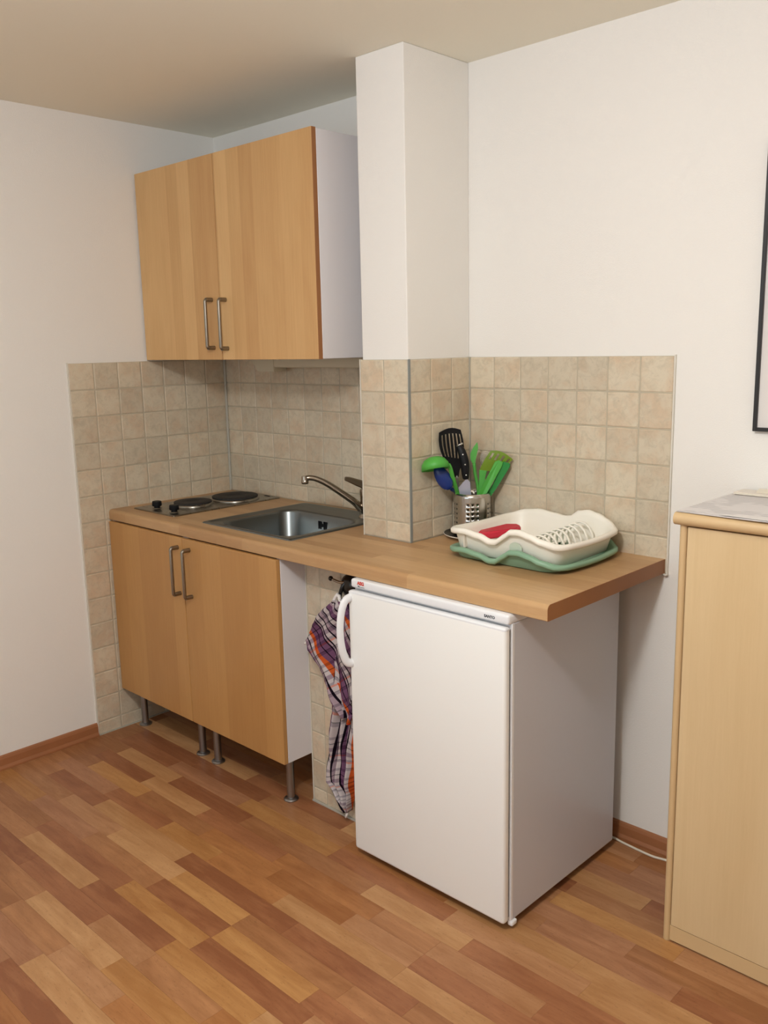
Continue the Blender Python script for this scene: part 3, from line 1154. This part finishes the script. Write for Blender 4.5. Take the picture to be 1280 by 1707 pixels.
tail = [(0.560, 1.165, 0.560, 1.285), (0.500, 1.170, 0.500, 1.284), (0.443, 1.169, 0.440, 1.280), (0.381, 1.160, 0.385, 1.272), (0.295, 1.143, 0.300, 1.264),
        (0.235, 1.132, 0.240, 1.258), (0.188, 1.126, 0.190, 1.256), (0.124, 1.124, 0.140, 1.250), (0.100, 1.155, 0.110, 1.244), (0.075, 1.192, 0.080, 1.236), (0.045, 1.214, 0.046, 1.224)]
cloth(tail, uv_tail, TB + .006, lambda s, v: 0.011 * sin(s * 19 + v * 2.2) + 0.006 * sin(s * 34 - v * 7) + 0.003 * sin(v * 26), 34)
bk = [(0.740, 1.215, 0.742, 1.250), (0.700, 1.215, 0.700, 1.285), (0.600, 1.215, 0.600, 1.300), (0.500, 1.215, 0.500, 1.302), (0.400, 1.225, 0.400, 1.300), (0.300, 1.230, 0.300, 1.290), (0.16, 1.240, 0.16, 1.275)]
cloth(bk, lambda s, v, x, z: (s * 0.5 + 0.2, v * 3), TB + .022, lambda s, v: 0.007 * sin(s * 15 + v * 3), 16)
bm = B()
tube(bm, curve_pts([(1.225, TB - .010, 0.765), (1.212, TB - .012, 0.748), (1.206, TB - .014, 0.730)], 3), 0.0055, 8)
tube(bm, curve_pts([(1.228, TB - .010, 0.762), (1.236, TB - .012, 0.745), (1.250, TB - .012, 0.735)], 3), 0.0055, 8)
obj('hanging_loop', bm, 'paper', towel, True)
for p in ((1.081, TB - .012, 0.583, -0.016, -0.010), (1.219, TB + .006, 0.046, -0.006, -0.022)):
    bm = B()
    tube(bm, [(p[0], p[1], p[2]), (p[0] + p[3] * .6, p[1], p[2] + p[4] * .6), (p[0] + p[3], p[1] - .002, p[2] + p[4])], [0.004, 0.005, 0.003], 7)
    obj('corner_tassel', bm, 'paper', towel, True)

# ------------------------------------------------------------------ under-cabinet light
ul = thing('cabinet_light', 'slim cream strip light fixed under the wall cabinet', 'lamp', (0.66, -0.06, UB))
bm = B()
bx(bm, 0.40, 0.985, -0.092, -0.030, 1.4185, 1.4556, 0.006, 3)
obj('housing', bm, 'lamp_shell', ul, True, auto=50)
bm = B()
prism(bm, [(0.290, -0.094, 1.4556), (0.290, -0.094, 1.448), (0.330, -0.094, 1.424), (0.335, -0.094, 1.403), (0.440, -0.094, 1.403), (0.440, -0.094, 1.4556)], (0, 0.062, 0))
bmesh.ops.bevel(bm, geom=bm.edges[:], offset=0.0025, segments=2, affect='EDGES')
obj('end_socket', bm, 'lamp_shell', ul, True, auto=50)

# ------------------------------------------------------------------ crockery: plate and utensil holder
plate = thing('plate', 'black topped saucer with cream underside beneath the utensil holder', 'plate', (1.413, -0.105, ZW))
bm = B()
lathe(bm, [(0, .0005), (0.055, .0005), (0.058, .003), (0.094, .0125), (0.098, .0155), (0.096, .0165)], (1.413, -0.105, ZW), 48)
obj('underside', bm, 'cream', plate, True)
bm = B()
lathe(bm, [(0.0965, .0163), (0.088, .0135), (0.060, .0055), (0.055, .0045), (0, .0045)], (1.413, -0.105, ZW), 48)
obj('glaze', bm, 'black_gloss', plate, True)

HC = Vector((1.386, -0.082, ZW + .0048))
HR, HH = 0.0575, 0.135
holder = thing('utensil_holder', 'perforated stainless steel cylinder holding kitchen utensils by the pillar', 'container', HC)
bm = B()
NC = 25
rowz = [0.0, 0.020] + [0.020 + 0.0147 * i for i in range(1, 7)] + [HH]
for ci in range(NC):
    a0, a1 = 2 * pi * ci / NC, 2 * pi * (ci + 1) / NC
    for ri in range(len(rowz) - 1):
        z0, z1 = rowz[ri], rowz[ri + 1]

        def S(fa, fz):
            a = a0 + (a1 - a0) * fa
            return HC + Vector((HR * cos(a), HR * sin(a), z0 + (z1 - z0) * fz))
        c4 = [bm.verts.new(S(fa, fz)) for fa, fz in ((0, 0), (.5, 0), (1, 0), (1, .5), (1, 1), (.5, 1), (0, 1), (0, .5))]
        if 1 <= ri <= 6 and ci % 5 < 3:
            hr = 0.0029
            wa, wz = HR * (a1 - a0), z1 - z0
            hv = []
            for q in range(8):
                an = -3 * pi / 4 + q * pi / 4
                hv.append(bm.verts.new(S(.5 + hr * cos(an) / wa, .5 + hr * sin(an) / wz)))
            for q in range(8):
                bm.faces.new((c4[q], c4[(q + 1) % 8], hv[(q + 1) % 8], hv[q]))
        else:
            bm.faces.new(c4)
bmesh.ops.remove_doubles(bm, verts=bm.verts[:], dist=0.0001)
ho = obj('perforated_wall', bm, 'holder_steel', holder, True)
md = ho.modifiers.new('thickness', 'SOLIDIFY')
md.thickness = 0.0009
md.offset = -1
bm = B()
lathe(bm, [(0, 0), (HR, 0), (HR, .002), (0, .002)], HC, 32)
obj('bottom', bm, 'inox', holder)

# local frame for things standing in the holder (r: to the right, z: up from worktop height .9, off: away from the room)
RT = Vector((0.78513, 0.61933, 0))
NN = Vector((-0.61933, 0.78513, 0))
P0 = Vector((1.386, -0.082, 0.9))


def W(r, z, off=0.0):
    return P0 + RT * r + NN * off + Vector((0, 0, z))


def utensil(name, label, cat='utensil'):
    return thing(name, label, cat, W(0, 0.0), 'kitchen utensils in the steel holder')


def stem(bm, pts, r, n=10, flat=1.0):
    return tube(bm, curve_pts([W(*p) for p in pts], 5), r, n, flat=flat, up=tuple(NN))


def quad(c00, c10, c11, c01, bow=0.0):
    def fn(u_, v_):
        r = (c00[0] * (1 - u_) + c10[0] * u_) * (1 - v_) + (c01[0] * (1 - u_) + c11[0] * u_) * v_
        z = (c00[1] * (1 - u_) + c10[1] * u_) * (1 - v_) + (c01[1] * (1 - u_) + c11[1] * u_) * v_
        o_ = (c00[2] * (1 - u_) + c10[2] * u_) * (1 - v_) + (c01[2] * (1 - u_) + c11[2] * u_) * v_
        z += 0.010 * sin(pi * u_) * v_ ** 3
        w_ = bow * sin(pi * v_) * (u_ - .5) * 2
        return W(r + w_, z, o_)
    return fn


# black slotted turner
u1 = utensil('slotted_turner', 'black nylon slotted turner standing tallest in the steel holder')
us = [0, .12, .17, .27, .32, .42, .47, .57, .62, .72, .77, .87, .91, 1]
bm = sheet(B(), quad((-0.088, 0.238, -0.014), (-0.029, 0.224, -0.004), (-0.035, 0.330, -0.012), (-0.102, 0.324, -0.036), 0.007), us,
           [0, .12, .3, .5, .7, .86, .95, 1], lambda i, j: (i % 2 == 1 and i < 12 and 1 <= j <= 4), NN, 0.0035)
obj('blade', bm, 'black_plastic', u1)
bm = prism(B(), [W(-0.090, 0.243, -.016), W(-0.0275, 0.228, -.006), W(-0.039, 0.202, -.006), W(-0.043, 0.180, -.004), W(-0.055, 0.180, -.006), W(-0.070, 0.208, -.010)], NN * 0.006)
obj('neck', bm, 'black_plastic', u1)
bm = stem(B(), [(-0.049, 0.185, -.003), (-0.040, 0.13, .002), (-0.025, 0.07, 0), (-0.012, 0.012, -.004)], 0.004)
obj('stem', bm, 'leg_steel', u1, True)

# steel server, riveted handle up
u2 = utensil('cheese_server', 'steel bladed server with black three riveted handle pointing up', 'utensil')
bm = B()
hp = [(-0.041, 0.281, -.030), (-0.033, 0.266, -.033), (-0.025, 0.240, -.036), (-0.022, 0.215, -.037), (-0.021, 0.195, -.036), (-0.020, 0.178, -.034)]
tube(bm, curve_pts([W(*p) for p in hp], 4), [0.0085, 0.0095, .0105, .0115, .0125, .0130, .0135, .0138, .0140, .0140, .0140, .0138, .0134, .0130, .0126, .0122, .0118, .0112, .0105, .0098, .0080][:21], 14, flat=0.7, up=tuple(NN))
hd = obj('handle', bm, 'black_plastic', u2, True, auto=60)
for (r_, z_, o_) in ((-0.0285, 0.256, -.0425), (-0.0215, 0.225, -.0465), (-0.0185, 0.192, -.0455)):
    bm = B()
    bmesh.ops.create_uvsphere(bm, u_segments=10, v_segments=6, radius=0.0030)
    for v in bm.verts:
        v.co += W(r_, z_, o_)
    obj('rivet', bm, 'rivet', hd, True)
bm = B()
tube(bm, [W(-0.0475, 0.281, -.032), W(-0.029, 0.290, -.032)], 0.0030, 8)
obj('end_cap', bm, 'rivet', hd, True)
bm = prism(B(), [W(-0.0165, 0.180, -.036), W(-0.0065, 0.168, -.0338), W(-0.0020, 0.115, -.0243), W(-0.010, 0.080, -.018), W(-0.040, 0.080, -.018), W(-0.0510, 0.117, -.0247), W(-0.0535, 0.138, -.0284), W(-0.0245, 0.172, -.0346)], NN * 0.0014)
obj('blade', bm, 'blade', u2)

# green ladle, bowl upside down at top left
u3 = utensil('ladle', 'lime green ladle hanging its bowl to the left over the steel holder')
bm = B()
cc = W(-0.112, 0.224, -0.086)
ax = (RT * -0.16 + NN * 0.22 + Vector((0, 0, 1)) * 0.95).normalized()
e1 = (RT - ax * RT.dot(ax)).normalized()
e2 = ax.cross(e1)
prof_l = [(0.0, .030), (0.016, .028), (0.030, .021), (0.039, .008), (0.0425, -.008), (0.0445, -.0085), (0.0415, .010), (0.032, .0235), (0.017, .0308), (0, .0330)]
rings = []
nL = 28
for r_, h_ in prof_l:
    if r_ == 0:
        rings.append([bm.verts.new(cc + ax * h_)])
    else:
        rings.append([bm.verts.new(cc + ax * h_ + e1 * r_ * cos(2 * pi * q / nL) + e2 * r_ * sin(2 * pi * q / nL)) for q in range(nL)])
for a, b in zip(rings[:-1], rings[1:]):
    for q in range(nL):
        q2 = (q + 1) % nL
        if len(a) == 1:
            bm.faces.new((a[0], b[q2], b[q]))
        elif len(b) == 1:
            bm.faces.new((a[q], a[q2], b[0]))
        else:
            bm.faces.new((a[q], a[q2], b[q2], b[q]))
obj('bowl', bm, 'green', u3, True)
bm = stem(B(), [(-0.073, 0.232, -.082), (-0.066, 0.216, -.078), (-0.060, 0.190, -.068), (-0.050, 0.150, -.044), (-0.046, 0.132, -.028), (-0.034, 0.08, -.018), (-0.018, 0.012, -.005)], 0.0066, flat=0.5)
obj('handle', bm, 'green', u3, True)

# dark blue spoon
u4 = utensil('serving_spoon', 'dark blue plastic spoon tucked under the green ladle')
bm = B()
bmesh.ops.create_uvsphere(bm, u_segments=20, v_segments=12, radius=1.0)
sx = Vector((0, 0, 1)) * 0.86 - RT * 0.50
sx.normalize()
sz = NN.copy()
sy = sz.cross(sx)
cs = W(-0.0900, 0.188, -.064)
for v in bm.verts:
    p = v.co.copy()
    d = -abs(p.z) * 0.014 if p.z < 0 else p.z * 0.004
    v.co = cs + sx * p.x * 0.044 + sy * p.y * 0.0235 * (1 - 0.12 * p.x) + sz * d
obj('bowl', bm, 'blue', u4, True)
bm = stem(B(), [(-0.074, 0.164, -.062), (-0.062, 0.147, -.046), (-0.051, 0.134, -.018), (-0.044, 0.11, -.010), (-0.034, 0.06, -.004), (-0.020, 0.012, .006)], 0.0065, flat=0.55)
obj('handle', bm, 'blue', u4, True)

# slender green spoon seen edge-on
u5 = utensil('mixing_spoon', 'narrow bright green spoon seen edge-on in the middle of the holder')
bm = prism(B(), [W(0.0165, 0.288, .018), W(0.0195, 0.270, .018), W(0.013, 0.240, .014), W(0.0085, 0.215, .012), W(0.0035, 0.216, .012), W(-0.005, 0.232, .013), W(-0.0055, 0.252, .015), W(0.003, 0.270, .017)], NN * 0.005)
bmesh.ops.bevel(bm, geom=bm.edges[:], offset=0.0014, segments=2, affect='EDGES')
obj('bowl', bm, 'green', u5, True, auto=40)
bm = stem(B(), [(0.006, 0.222, .014), (0.010, 0.185, .012), (0.018, 0.145, .010), (0.022, 0.08, .006), (0.020, 0.012, 0)], 0.0052, flat=0.6)
obj('handle', bm, 'green', u5, True)

# clear spoon behind
u6 = utensil('clear_spoon', 'transparent plastic spoon standing behind the green turner')
bm = B()
bmesh.ops.create_uvsphere(bm, u_segments=20, v_segments=12, radius=1.0)
cs = W(0.041, 0.232, .034)
for v in bm.verts:
    p = v.co.copy()
    v.co = cs + Vector((0, 0, 1)) * p.x * 0.026 + RT * p.y * 0.017 + NN * (p.z * 0.004)
obj('bowl', bm, 'clear', u6, True)
bm = stem(B(), [(0.040, 0.210, .034), (0.036, 0.16, .032), (0.028, 0.08, .026), (0.016, 0.012, .014)], 0.0032)
obj('handle', bm, 'clear', u6, True)

# green slotted turner with olive translucent head
u7 = utensil('fish_slice', 'green slotted turner with olive translucent head leaning right in the holder')
us = [0, .14, .24, .38, .48, .62, .72, .86, .94, 1]
bm = sheet(B(), quad((0.022, 0.197, .010), (0.076, 0.197, .002), (0.127, 0.236, -.016), (0.058, 0.262, .002), 0.003), us, [0, .25, .5, .62, .9, 1],
           lambda i, j: (i in (1, 3, 5, 7) and j == 3), NN, 0.0030)
obj('blade', bm, 'olive', u7)
bm = prism(B(), [W(0.022, 0.200, .008), W(0.047, 0.199, .006), W(0.040, 0.175, .008), W(0.038, 0.12, .008), W(0.034, 0.06, .004), W(0.022, 0.06, .004), W(0.020, 0.12, .008), W(0.022, 0.175, .008)], NN * 0.005)
bmesh.ops.bevel(bm, geom=bm.edges[:], offset=0.0012, segments=1, affect='EDGES')
obj('handle', bm, 'green', u7)

# green tongs in front
u8 = utensil('kitchen_tongs', 'bright green plastic tongs leaning right, front arm pale and rear arm dark')
bm = prism(B(), [W(0.071, 0.230, -.020), W(0.083, 0.2345, -.020), W(0.0955, 0.228, -.020), W(0.0925, 0.214, -.020), W(0.052, 0.143, -.024), W(0.037, 0.115, -.024), W(0.020, 0.070, -.020), W(0.004, 0.070, -.020), W(0.0065, 0.115, -.024), W(0.030, 0.152, -.024), W(0.043, 0.175, -.024)], NN * 0.004)
bmesh.ops.bevel(bm, geom=bm.edges[:], offset=0.0012, segments=1, affect='EDGES')
obj('arm', bm, 'green', u8)
bm = prism(B(), [W(0.097, 0.230, -.016), W(0.118, 0.2235, -.016), W(0.118, 0.214, -.016), W(0.080, 0.150, -.010), W(0.0500, 0.105, -.004), W(0.030, 0.070, .0), W(0.014, 0.070, .0), W(0.036, 0.115, -.004), W(0.066, 0.160, -.010)], NN * 0.004)
bmesh.ops.bevel(bm, geom=bm.edges[:], offset=0.0012, segments=1, affect='EDGES')
obj('arm', bm, 'dark_green', u8, label='darker rear arm')


# ------------------------------------------------------------------ dish rack and drip tray
def lerp_tab(tab, x):
    if x <= tab[0][0]:
        return tab[0][1]
    for (a, fa), (b, fb) in zip(tab[:-1], tab[1:]):
        if x <= b:
            t_ = (x - a) / (b - a)
            t_ = t_ * t_ * (3 - 2 * t_)
            return fa + (fb - fa) * t_
    return tab[-1][1]


F_TAB = [(1.51, .978), (1.575, .984), (1.633, .976), (1.668, .965), (1.690, .967), (1.712, .984), (1.738, 1.001), (1.765, 1.003), (1.80, .996), (1.835, .984), (1.865, .973)]
B_TAB = [(1.51, .976), (1.55, .986), (1.60, .992), (1.65, .986), (1.69, .981), (1.712, .985), (1.735, 1.002), (1.77, 1.008), (1.80, 1.001), (1.835, .987), (1.865, .974)]


def rack_loop(off, zfn, n=12, ax=1.512, bx_=1.868, ay=-0.358, by=-0.022, r=0.055):
    """outline grown by off; the right side bows outwards"""
    base = []
    x0, x1, y0, y1 = ax - off, bx_ + off, ay - off, by + off
    rr_ = max(0.012, r + off)
    cs_ = ((x1 - rr_, y1 - rr_, 0), (x0 + rr_, y1 - rr_, pi / 2), (x0 + rr_, y0 + rr_, pi), (x1 - rr_, y0 + rr_, 1.5 * pi))
    for ci, (cx, cy, a0) in enumerate(cs_):
        arc = [(cx + rr_ * cos(a0 + pi / 2 * q / 8), cy + rr_ * sin(a0 + pi / 2 * q / 8)) for q in range(9)]
        base += arc
        nx_ = cs_[(ci + 1) % 4]
        a1 = a0 + pi / 2
        nxt = (nx_[0] + rr_ * cos(nx_[2]), nx_[1] + rr_ * sin(nx_[2]))
        last = arc[-1]
        m_ = 22
        base += [(last[0] + (nxt[0] - last[0]) * q / m_, last[1] + (nxt[1] - last[1]) * q / m_) for q in range(1, m_)]
    out = []
    for (x, y) in base:
        t_ = max(0, min(1, (x - 1.75) / 0.11))
        yy = (y - (ay + by) / 2) / ((by - ay) / 2)
        bow = 0.018 * t_ * max(0, 1 - yy * yy * 0.8)
        xx = x + bow
        out.append((xx, y, zfn(x, y)))
    return out


def rim_z(x, y, d=0.0, amp=1.0):
    t_ = max(0, min(1, (y + 0.358) / 0.336))
    z = lerp_tab(F_TAB, x) * (1 - t_) + lerp_tab(B_TAB, x) * t_
    side = sin(pi * t_)
    ex = max(0, 1 - abs(x - 1.51) / 0.03) + max(0, 1 - abs(x - 1.868) / 0.03)
    z -= 0.006 * side * min(1, ex)
    return 0.978 + (z - 0.978) * amp + d


tray = thing('drip_tray', 'sage green drip tray with wavy rim beneath the ivory dish rack', 'tray', (1.69, -0.19, ZW))
bm = B()


def tz(d):
    return lambda x, y: rim_z(x, y, -0.054 + d, 0.92)


rows = [rack_loop(-0.022, lambda x, y: ZW + .0005), rack_loop(-0.013, lambda x, y: ZW + .005), rack_loop(-0.005, tz(-0.0135)), rack_loop(0.010, tz(-0.0155)), rack_loop(0.0145, tz(-0.011)),
        rack_loop(0.0145, tz(-0.003)), rack_loop(0.010, tz(0.000)), rack_loop(0.002, tz(0.000)), rack_loop(-0.003, tz(-0.003)), rack_loop(-0.024, lambda x, y: ZW + .006)]
loops(bm, rows, True, True)
obj('tray_shell', bm, 'sage', tray, True, auto=70)

rack = thing('dish_rack', 'ivory plastic dish rack with wavy rim sitting in a green tray', 'dish rack', (1.69, -0.19, 0.9))


def wz(d):
    return lambda x, y: rim_z(x, y, d)


bm = B()
BZ = 0.906
rows = [rack_loop(-0.024, lambda x, y: BZ), rack_loop(-0.018, lambda x, y: BZ + .004), rack_loop(-0.0035, wz(-0.0150)), rack_loop(0.007, wz(-0.0165)), rack_loop(0.0115, wz(-0.0135)), rack_loop(0.0125, wz(-0.005)),
        rack_loop(0.008, wz(0.0)), rack_loop(0.000, wz(0.0008)), rack_loop(-0.006, wz(-0.003)), rack_loop(-0.0085, wz(-0.016)), rack_loop(-0.0205, lambda x, y: BZ + .006), rack_loop(-0.028, lambda x, y: BZ + .003)]
loops(bm, rows, False, False)
obj('basket', bm, 'ivory', rack, True, auto=70)
# floor with drainage slots
us = [1.535]
slots_x = [1.60 + 0.020 * i for i in range(12)]
for sx_ in slots_x:
    us += [sx_, sx_ + .008]
us.append(1.856)
bm = sheet(B(), lambda u_, v_: (u_, v_, BZ + .002), us, [-0.335, -0.29, -0.17, -0.16, -0.06, -0.045], lambda i, j: (i % 2 == 1 and 0 < i < len(us) - 2 and j in (1, 3)) or (1.70 < us[i] < 1.80 and 1 <= j <= 3), (0, 0, 1), 0.003)
for v in bm.verts:
    if v.co.x > 1.85:
        v.co.x = 1.846
obj('base_grid', bm, 'ivory', rack)
# plate ribs: a row of arched ribs standing across the right half
for i in range(9):
    q = i / 8
    x0_ = 1.718 + 0.026 * q
    y0_ = -0.272 + 0.200 * q
    bm = B()
    zt = 0.962 + 0.016 * q
    pts = []
    for a in range(0, 9):
        an = pi * a / 8
        pts.append((x0_ - .012 + .084 * (1 - cos(an)) / 2 + .0, y0_ + 0.004 * a / 8, BZ + .003 + (zt - BZ) * sin(an) ** 0.7))
    tube(bm, pts, 0.0046, 8, flat=0.7)
    obj('rib', bm, 'ivory', rack, True)
# arched cutout in the front wall and a darker strip painting the vertical groove's shade
bm = B()
arch = [(1.728, 0.934)] + [(1.7485 - .0205 * cos(pi * a / 10), 0.950 + .016 * sin(pi * a / 10)) for a in range(11)] + [(1.769, 0.934)]
prism(bm, [(x, -0.3462 - (z - BZ) * 0.13 - .0022, z) for x, z in arch], (0, 0.002, 0))
obj('arched_recess', bm, 'pale_sage', rack, label='pale green arched opening in the front wall')
bm = B()
bx(bm, 1.5735, 1.5775, -0.3605, -0.3445, 0.928, 0.966, 0.001, 1)
obj('groove_shade_strip', bm, 'cream', rack)

# red thing lying in the rack
rp = B()
prs = [(1.527, -0.225), (1.545, -0.262), (1.575, -0.250), (1.612, -0.160), (1.606, -0.125), (1.585, -0.118), (1.560, -0.140)]
prism(rp, [(x, y, 0.928 + .012 * i_ / 6) for i_, (x, y) in enumerate(prs)], (0, 0, 0.022))
bmesh.ops.bevel(rp, geom=rp.edges[:], offset=0.0045, segments=3, affect='EDGES')
ro = obj('plastic_scoop', rp, 'red', None, True, auto=50)
ro['label'] = 'small red plastic piece lying inside the ivory dish rack'
ro['category'] = 'container'

# ------------------------------------------------------------------ picture frame
pf = thing('picture_frame', 'thin black picture frame on the back wall cut by the right edge', 'picture', (2.48, G, 1.62))
PFX0, PFX1, PFZ0, PFZ1 = 2.229, 2.729, 1.262, 1.962
ft = 0.0095
for (a, b, c_, d_) in ((PFX0, PFX0 + ft, PFZ0, PFZ1), (PFX1 - ft, PFX1, PFZ0, PFZ1), (PFX0 + ft, PFX1 - ft, PFZ0, PFZ0 + ft), (PFX0 + ft, PFX1 - ft, PFZ1 - ft, PFZ1)):
    box('frame_bar', a, b, -0.012, G, c_, d_, 'frame_black', pf, r=0.0008, seg=1)
box('mount_sheet', PFX0 + ft, PFX1 - ft, -0.004, G, PFZ0 + ft, PFZ1 - ft, 'paper', pf)

# ------------------------------------------------------------------ maple cabinet at right
CX0, CX1, CY, CZ = 2.2065, 3.02, -0.349, 1.1029
sb = thing('sideboard', 'pale maple sideboard with rounded top edge at the right of the picture', 'cabinet', (2.6, -0.17, 0))
bm = B()
prof = [(-0.012, CZ - .030), (CY - .004, CZ - .030)]
for a in range(9):
    an = -pi / 2 + pi * a / 8
    prof.append((CY - .004 - .015 * cos(an), CZ - .015 + .015 * sin(an)))
prof.append((-0.012, CZ))
prism(bm, [(CX0 - .008, y, z) for y, z in prof], (CX1 - CX0 + .016, 0, 0))
obj('top_panel', bm, 'maple_edge', sb, True, auto=40)
for xa in (CX0, CX1 - .018):
    bm = B()
    prof = [(xa, -0.014), (xa, CY + .006)]
    for a in range(7):
        an = pi + pi * a / 6
        prof.append((xa + .009 + .009 * cos(an), CY + .006 + .009 * sin(an)))
    prof += [(xa + .018, CY + .006), (xa + .018, -0.014)]
    prism(bm, [(x, y, 0.0) for x, y in prof], (0, 0, CZ - .030))
    obj('side_panel', bm, 'maple_edge', sb, True, auto=40)
mid = (CX0 + CX1) / 2
box('door', CX0 + .0205, mid - .001, CY, CY + .017, 0.046, CZ - .0335, 'maple', sb, r=0.0008, seg=1)
box('door', mid + .001, CX1 - .0205, CY, CY + .017, 0.046, CZ - .0335, 'maple', sb, r=0.0008, seg=1)
box('plinth', CX0 + .0185, CX1 - .0185, CY + .001, CY + .017, 0.004, 0.0445, 'maple_edge', sb)
box('back_panel', CX0 + .018, CX1 - .018, -0.022, -0.014, 0.01, CZ - .030, 'dark_gap', sb)

# papers on the sideboard
bm = B()
prism(bm, [(2.2005, -0.356, CZ + .0006), (2.2010, -0.016, CZ + .0006), (2.52, -0.016, CZ + .0006), (2.52, -0.372, CZ + .0030), (2.38, -0.368, CZ + .0024)], (0, 0, .0012))
pp = obj('newspaper', bm, 'page', None)
pp['label'] = 'open printed white newspaper lying on the pale sideboard top'
pp['category'] = 'newspaper'
bm = B()
prism(bm, [(2.300, -0.400 + .045, CZ + .0045), (2.335, -0.330, CZ + .0048), (2.5, -0.325, CZ + .0048), (2.5, -0.366, CZ + .0045)], (0, 0, .0006))
lf = obj('leaflet', bm, 'paper', None)
lf['label'] = 'small white leaflet at the front edge of the newspaper'
lf['category'] = 'paper'
bk_ = thing('booklet', 'thin beige booklet at the back of the sideboard by the wall', 'book', (2.33, -0.03, CZ + .003))
box('cover', 2.212, 2.45, -0.066, -0.008, CZ + .0028, CZ + .0090, 'cream', bk_, r=0.001, seg=1)
box('page_block', 2.214, 2.448, -0.0672, -0.010, CZ + .0040, CZ + .0078, 'cord', bk_)
fo = thing('folded_card', 'small folded cream card on top of the beige booklet', 'paper', (2.29, -0.03, CZ + .009))
bm = B()
prism(bm, [(2.262, -0.050, CZ + .0092), (2.262, -0.030, CZ + .0180), (2.262, -0.010, CZ + .0092), (2.262, -0.011, CZ + .0092), (2.262, -0.030, CZ + .0168), (2.262, -0.049, CZ + .0092)], (0.09, 0, 0))
obj('card', bm, 'cord', fo)

# ------------------------------------------------------------------ cable
bm = B()
tube(bm, curve_pts([(1.82, -0.030, 0.0038), (1.879, -0.022, 0.0038), (1.917, -0.028, 0.0038), (1.976, -0.034, 0.0038), (2.02, -0.036, 0.0038), (2.06, -0.028, 0.0038), (2.14, -0.024, 0.0038), (2.30, -0.022, 0.0038)], 6), 0.0036, 8)
cb = obj('power_cable', bm, 'cord', None, True)
cb['label'] = 'thin white cable on the floor from fridge to sideboard'
cb['category'] = 'cable'
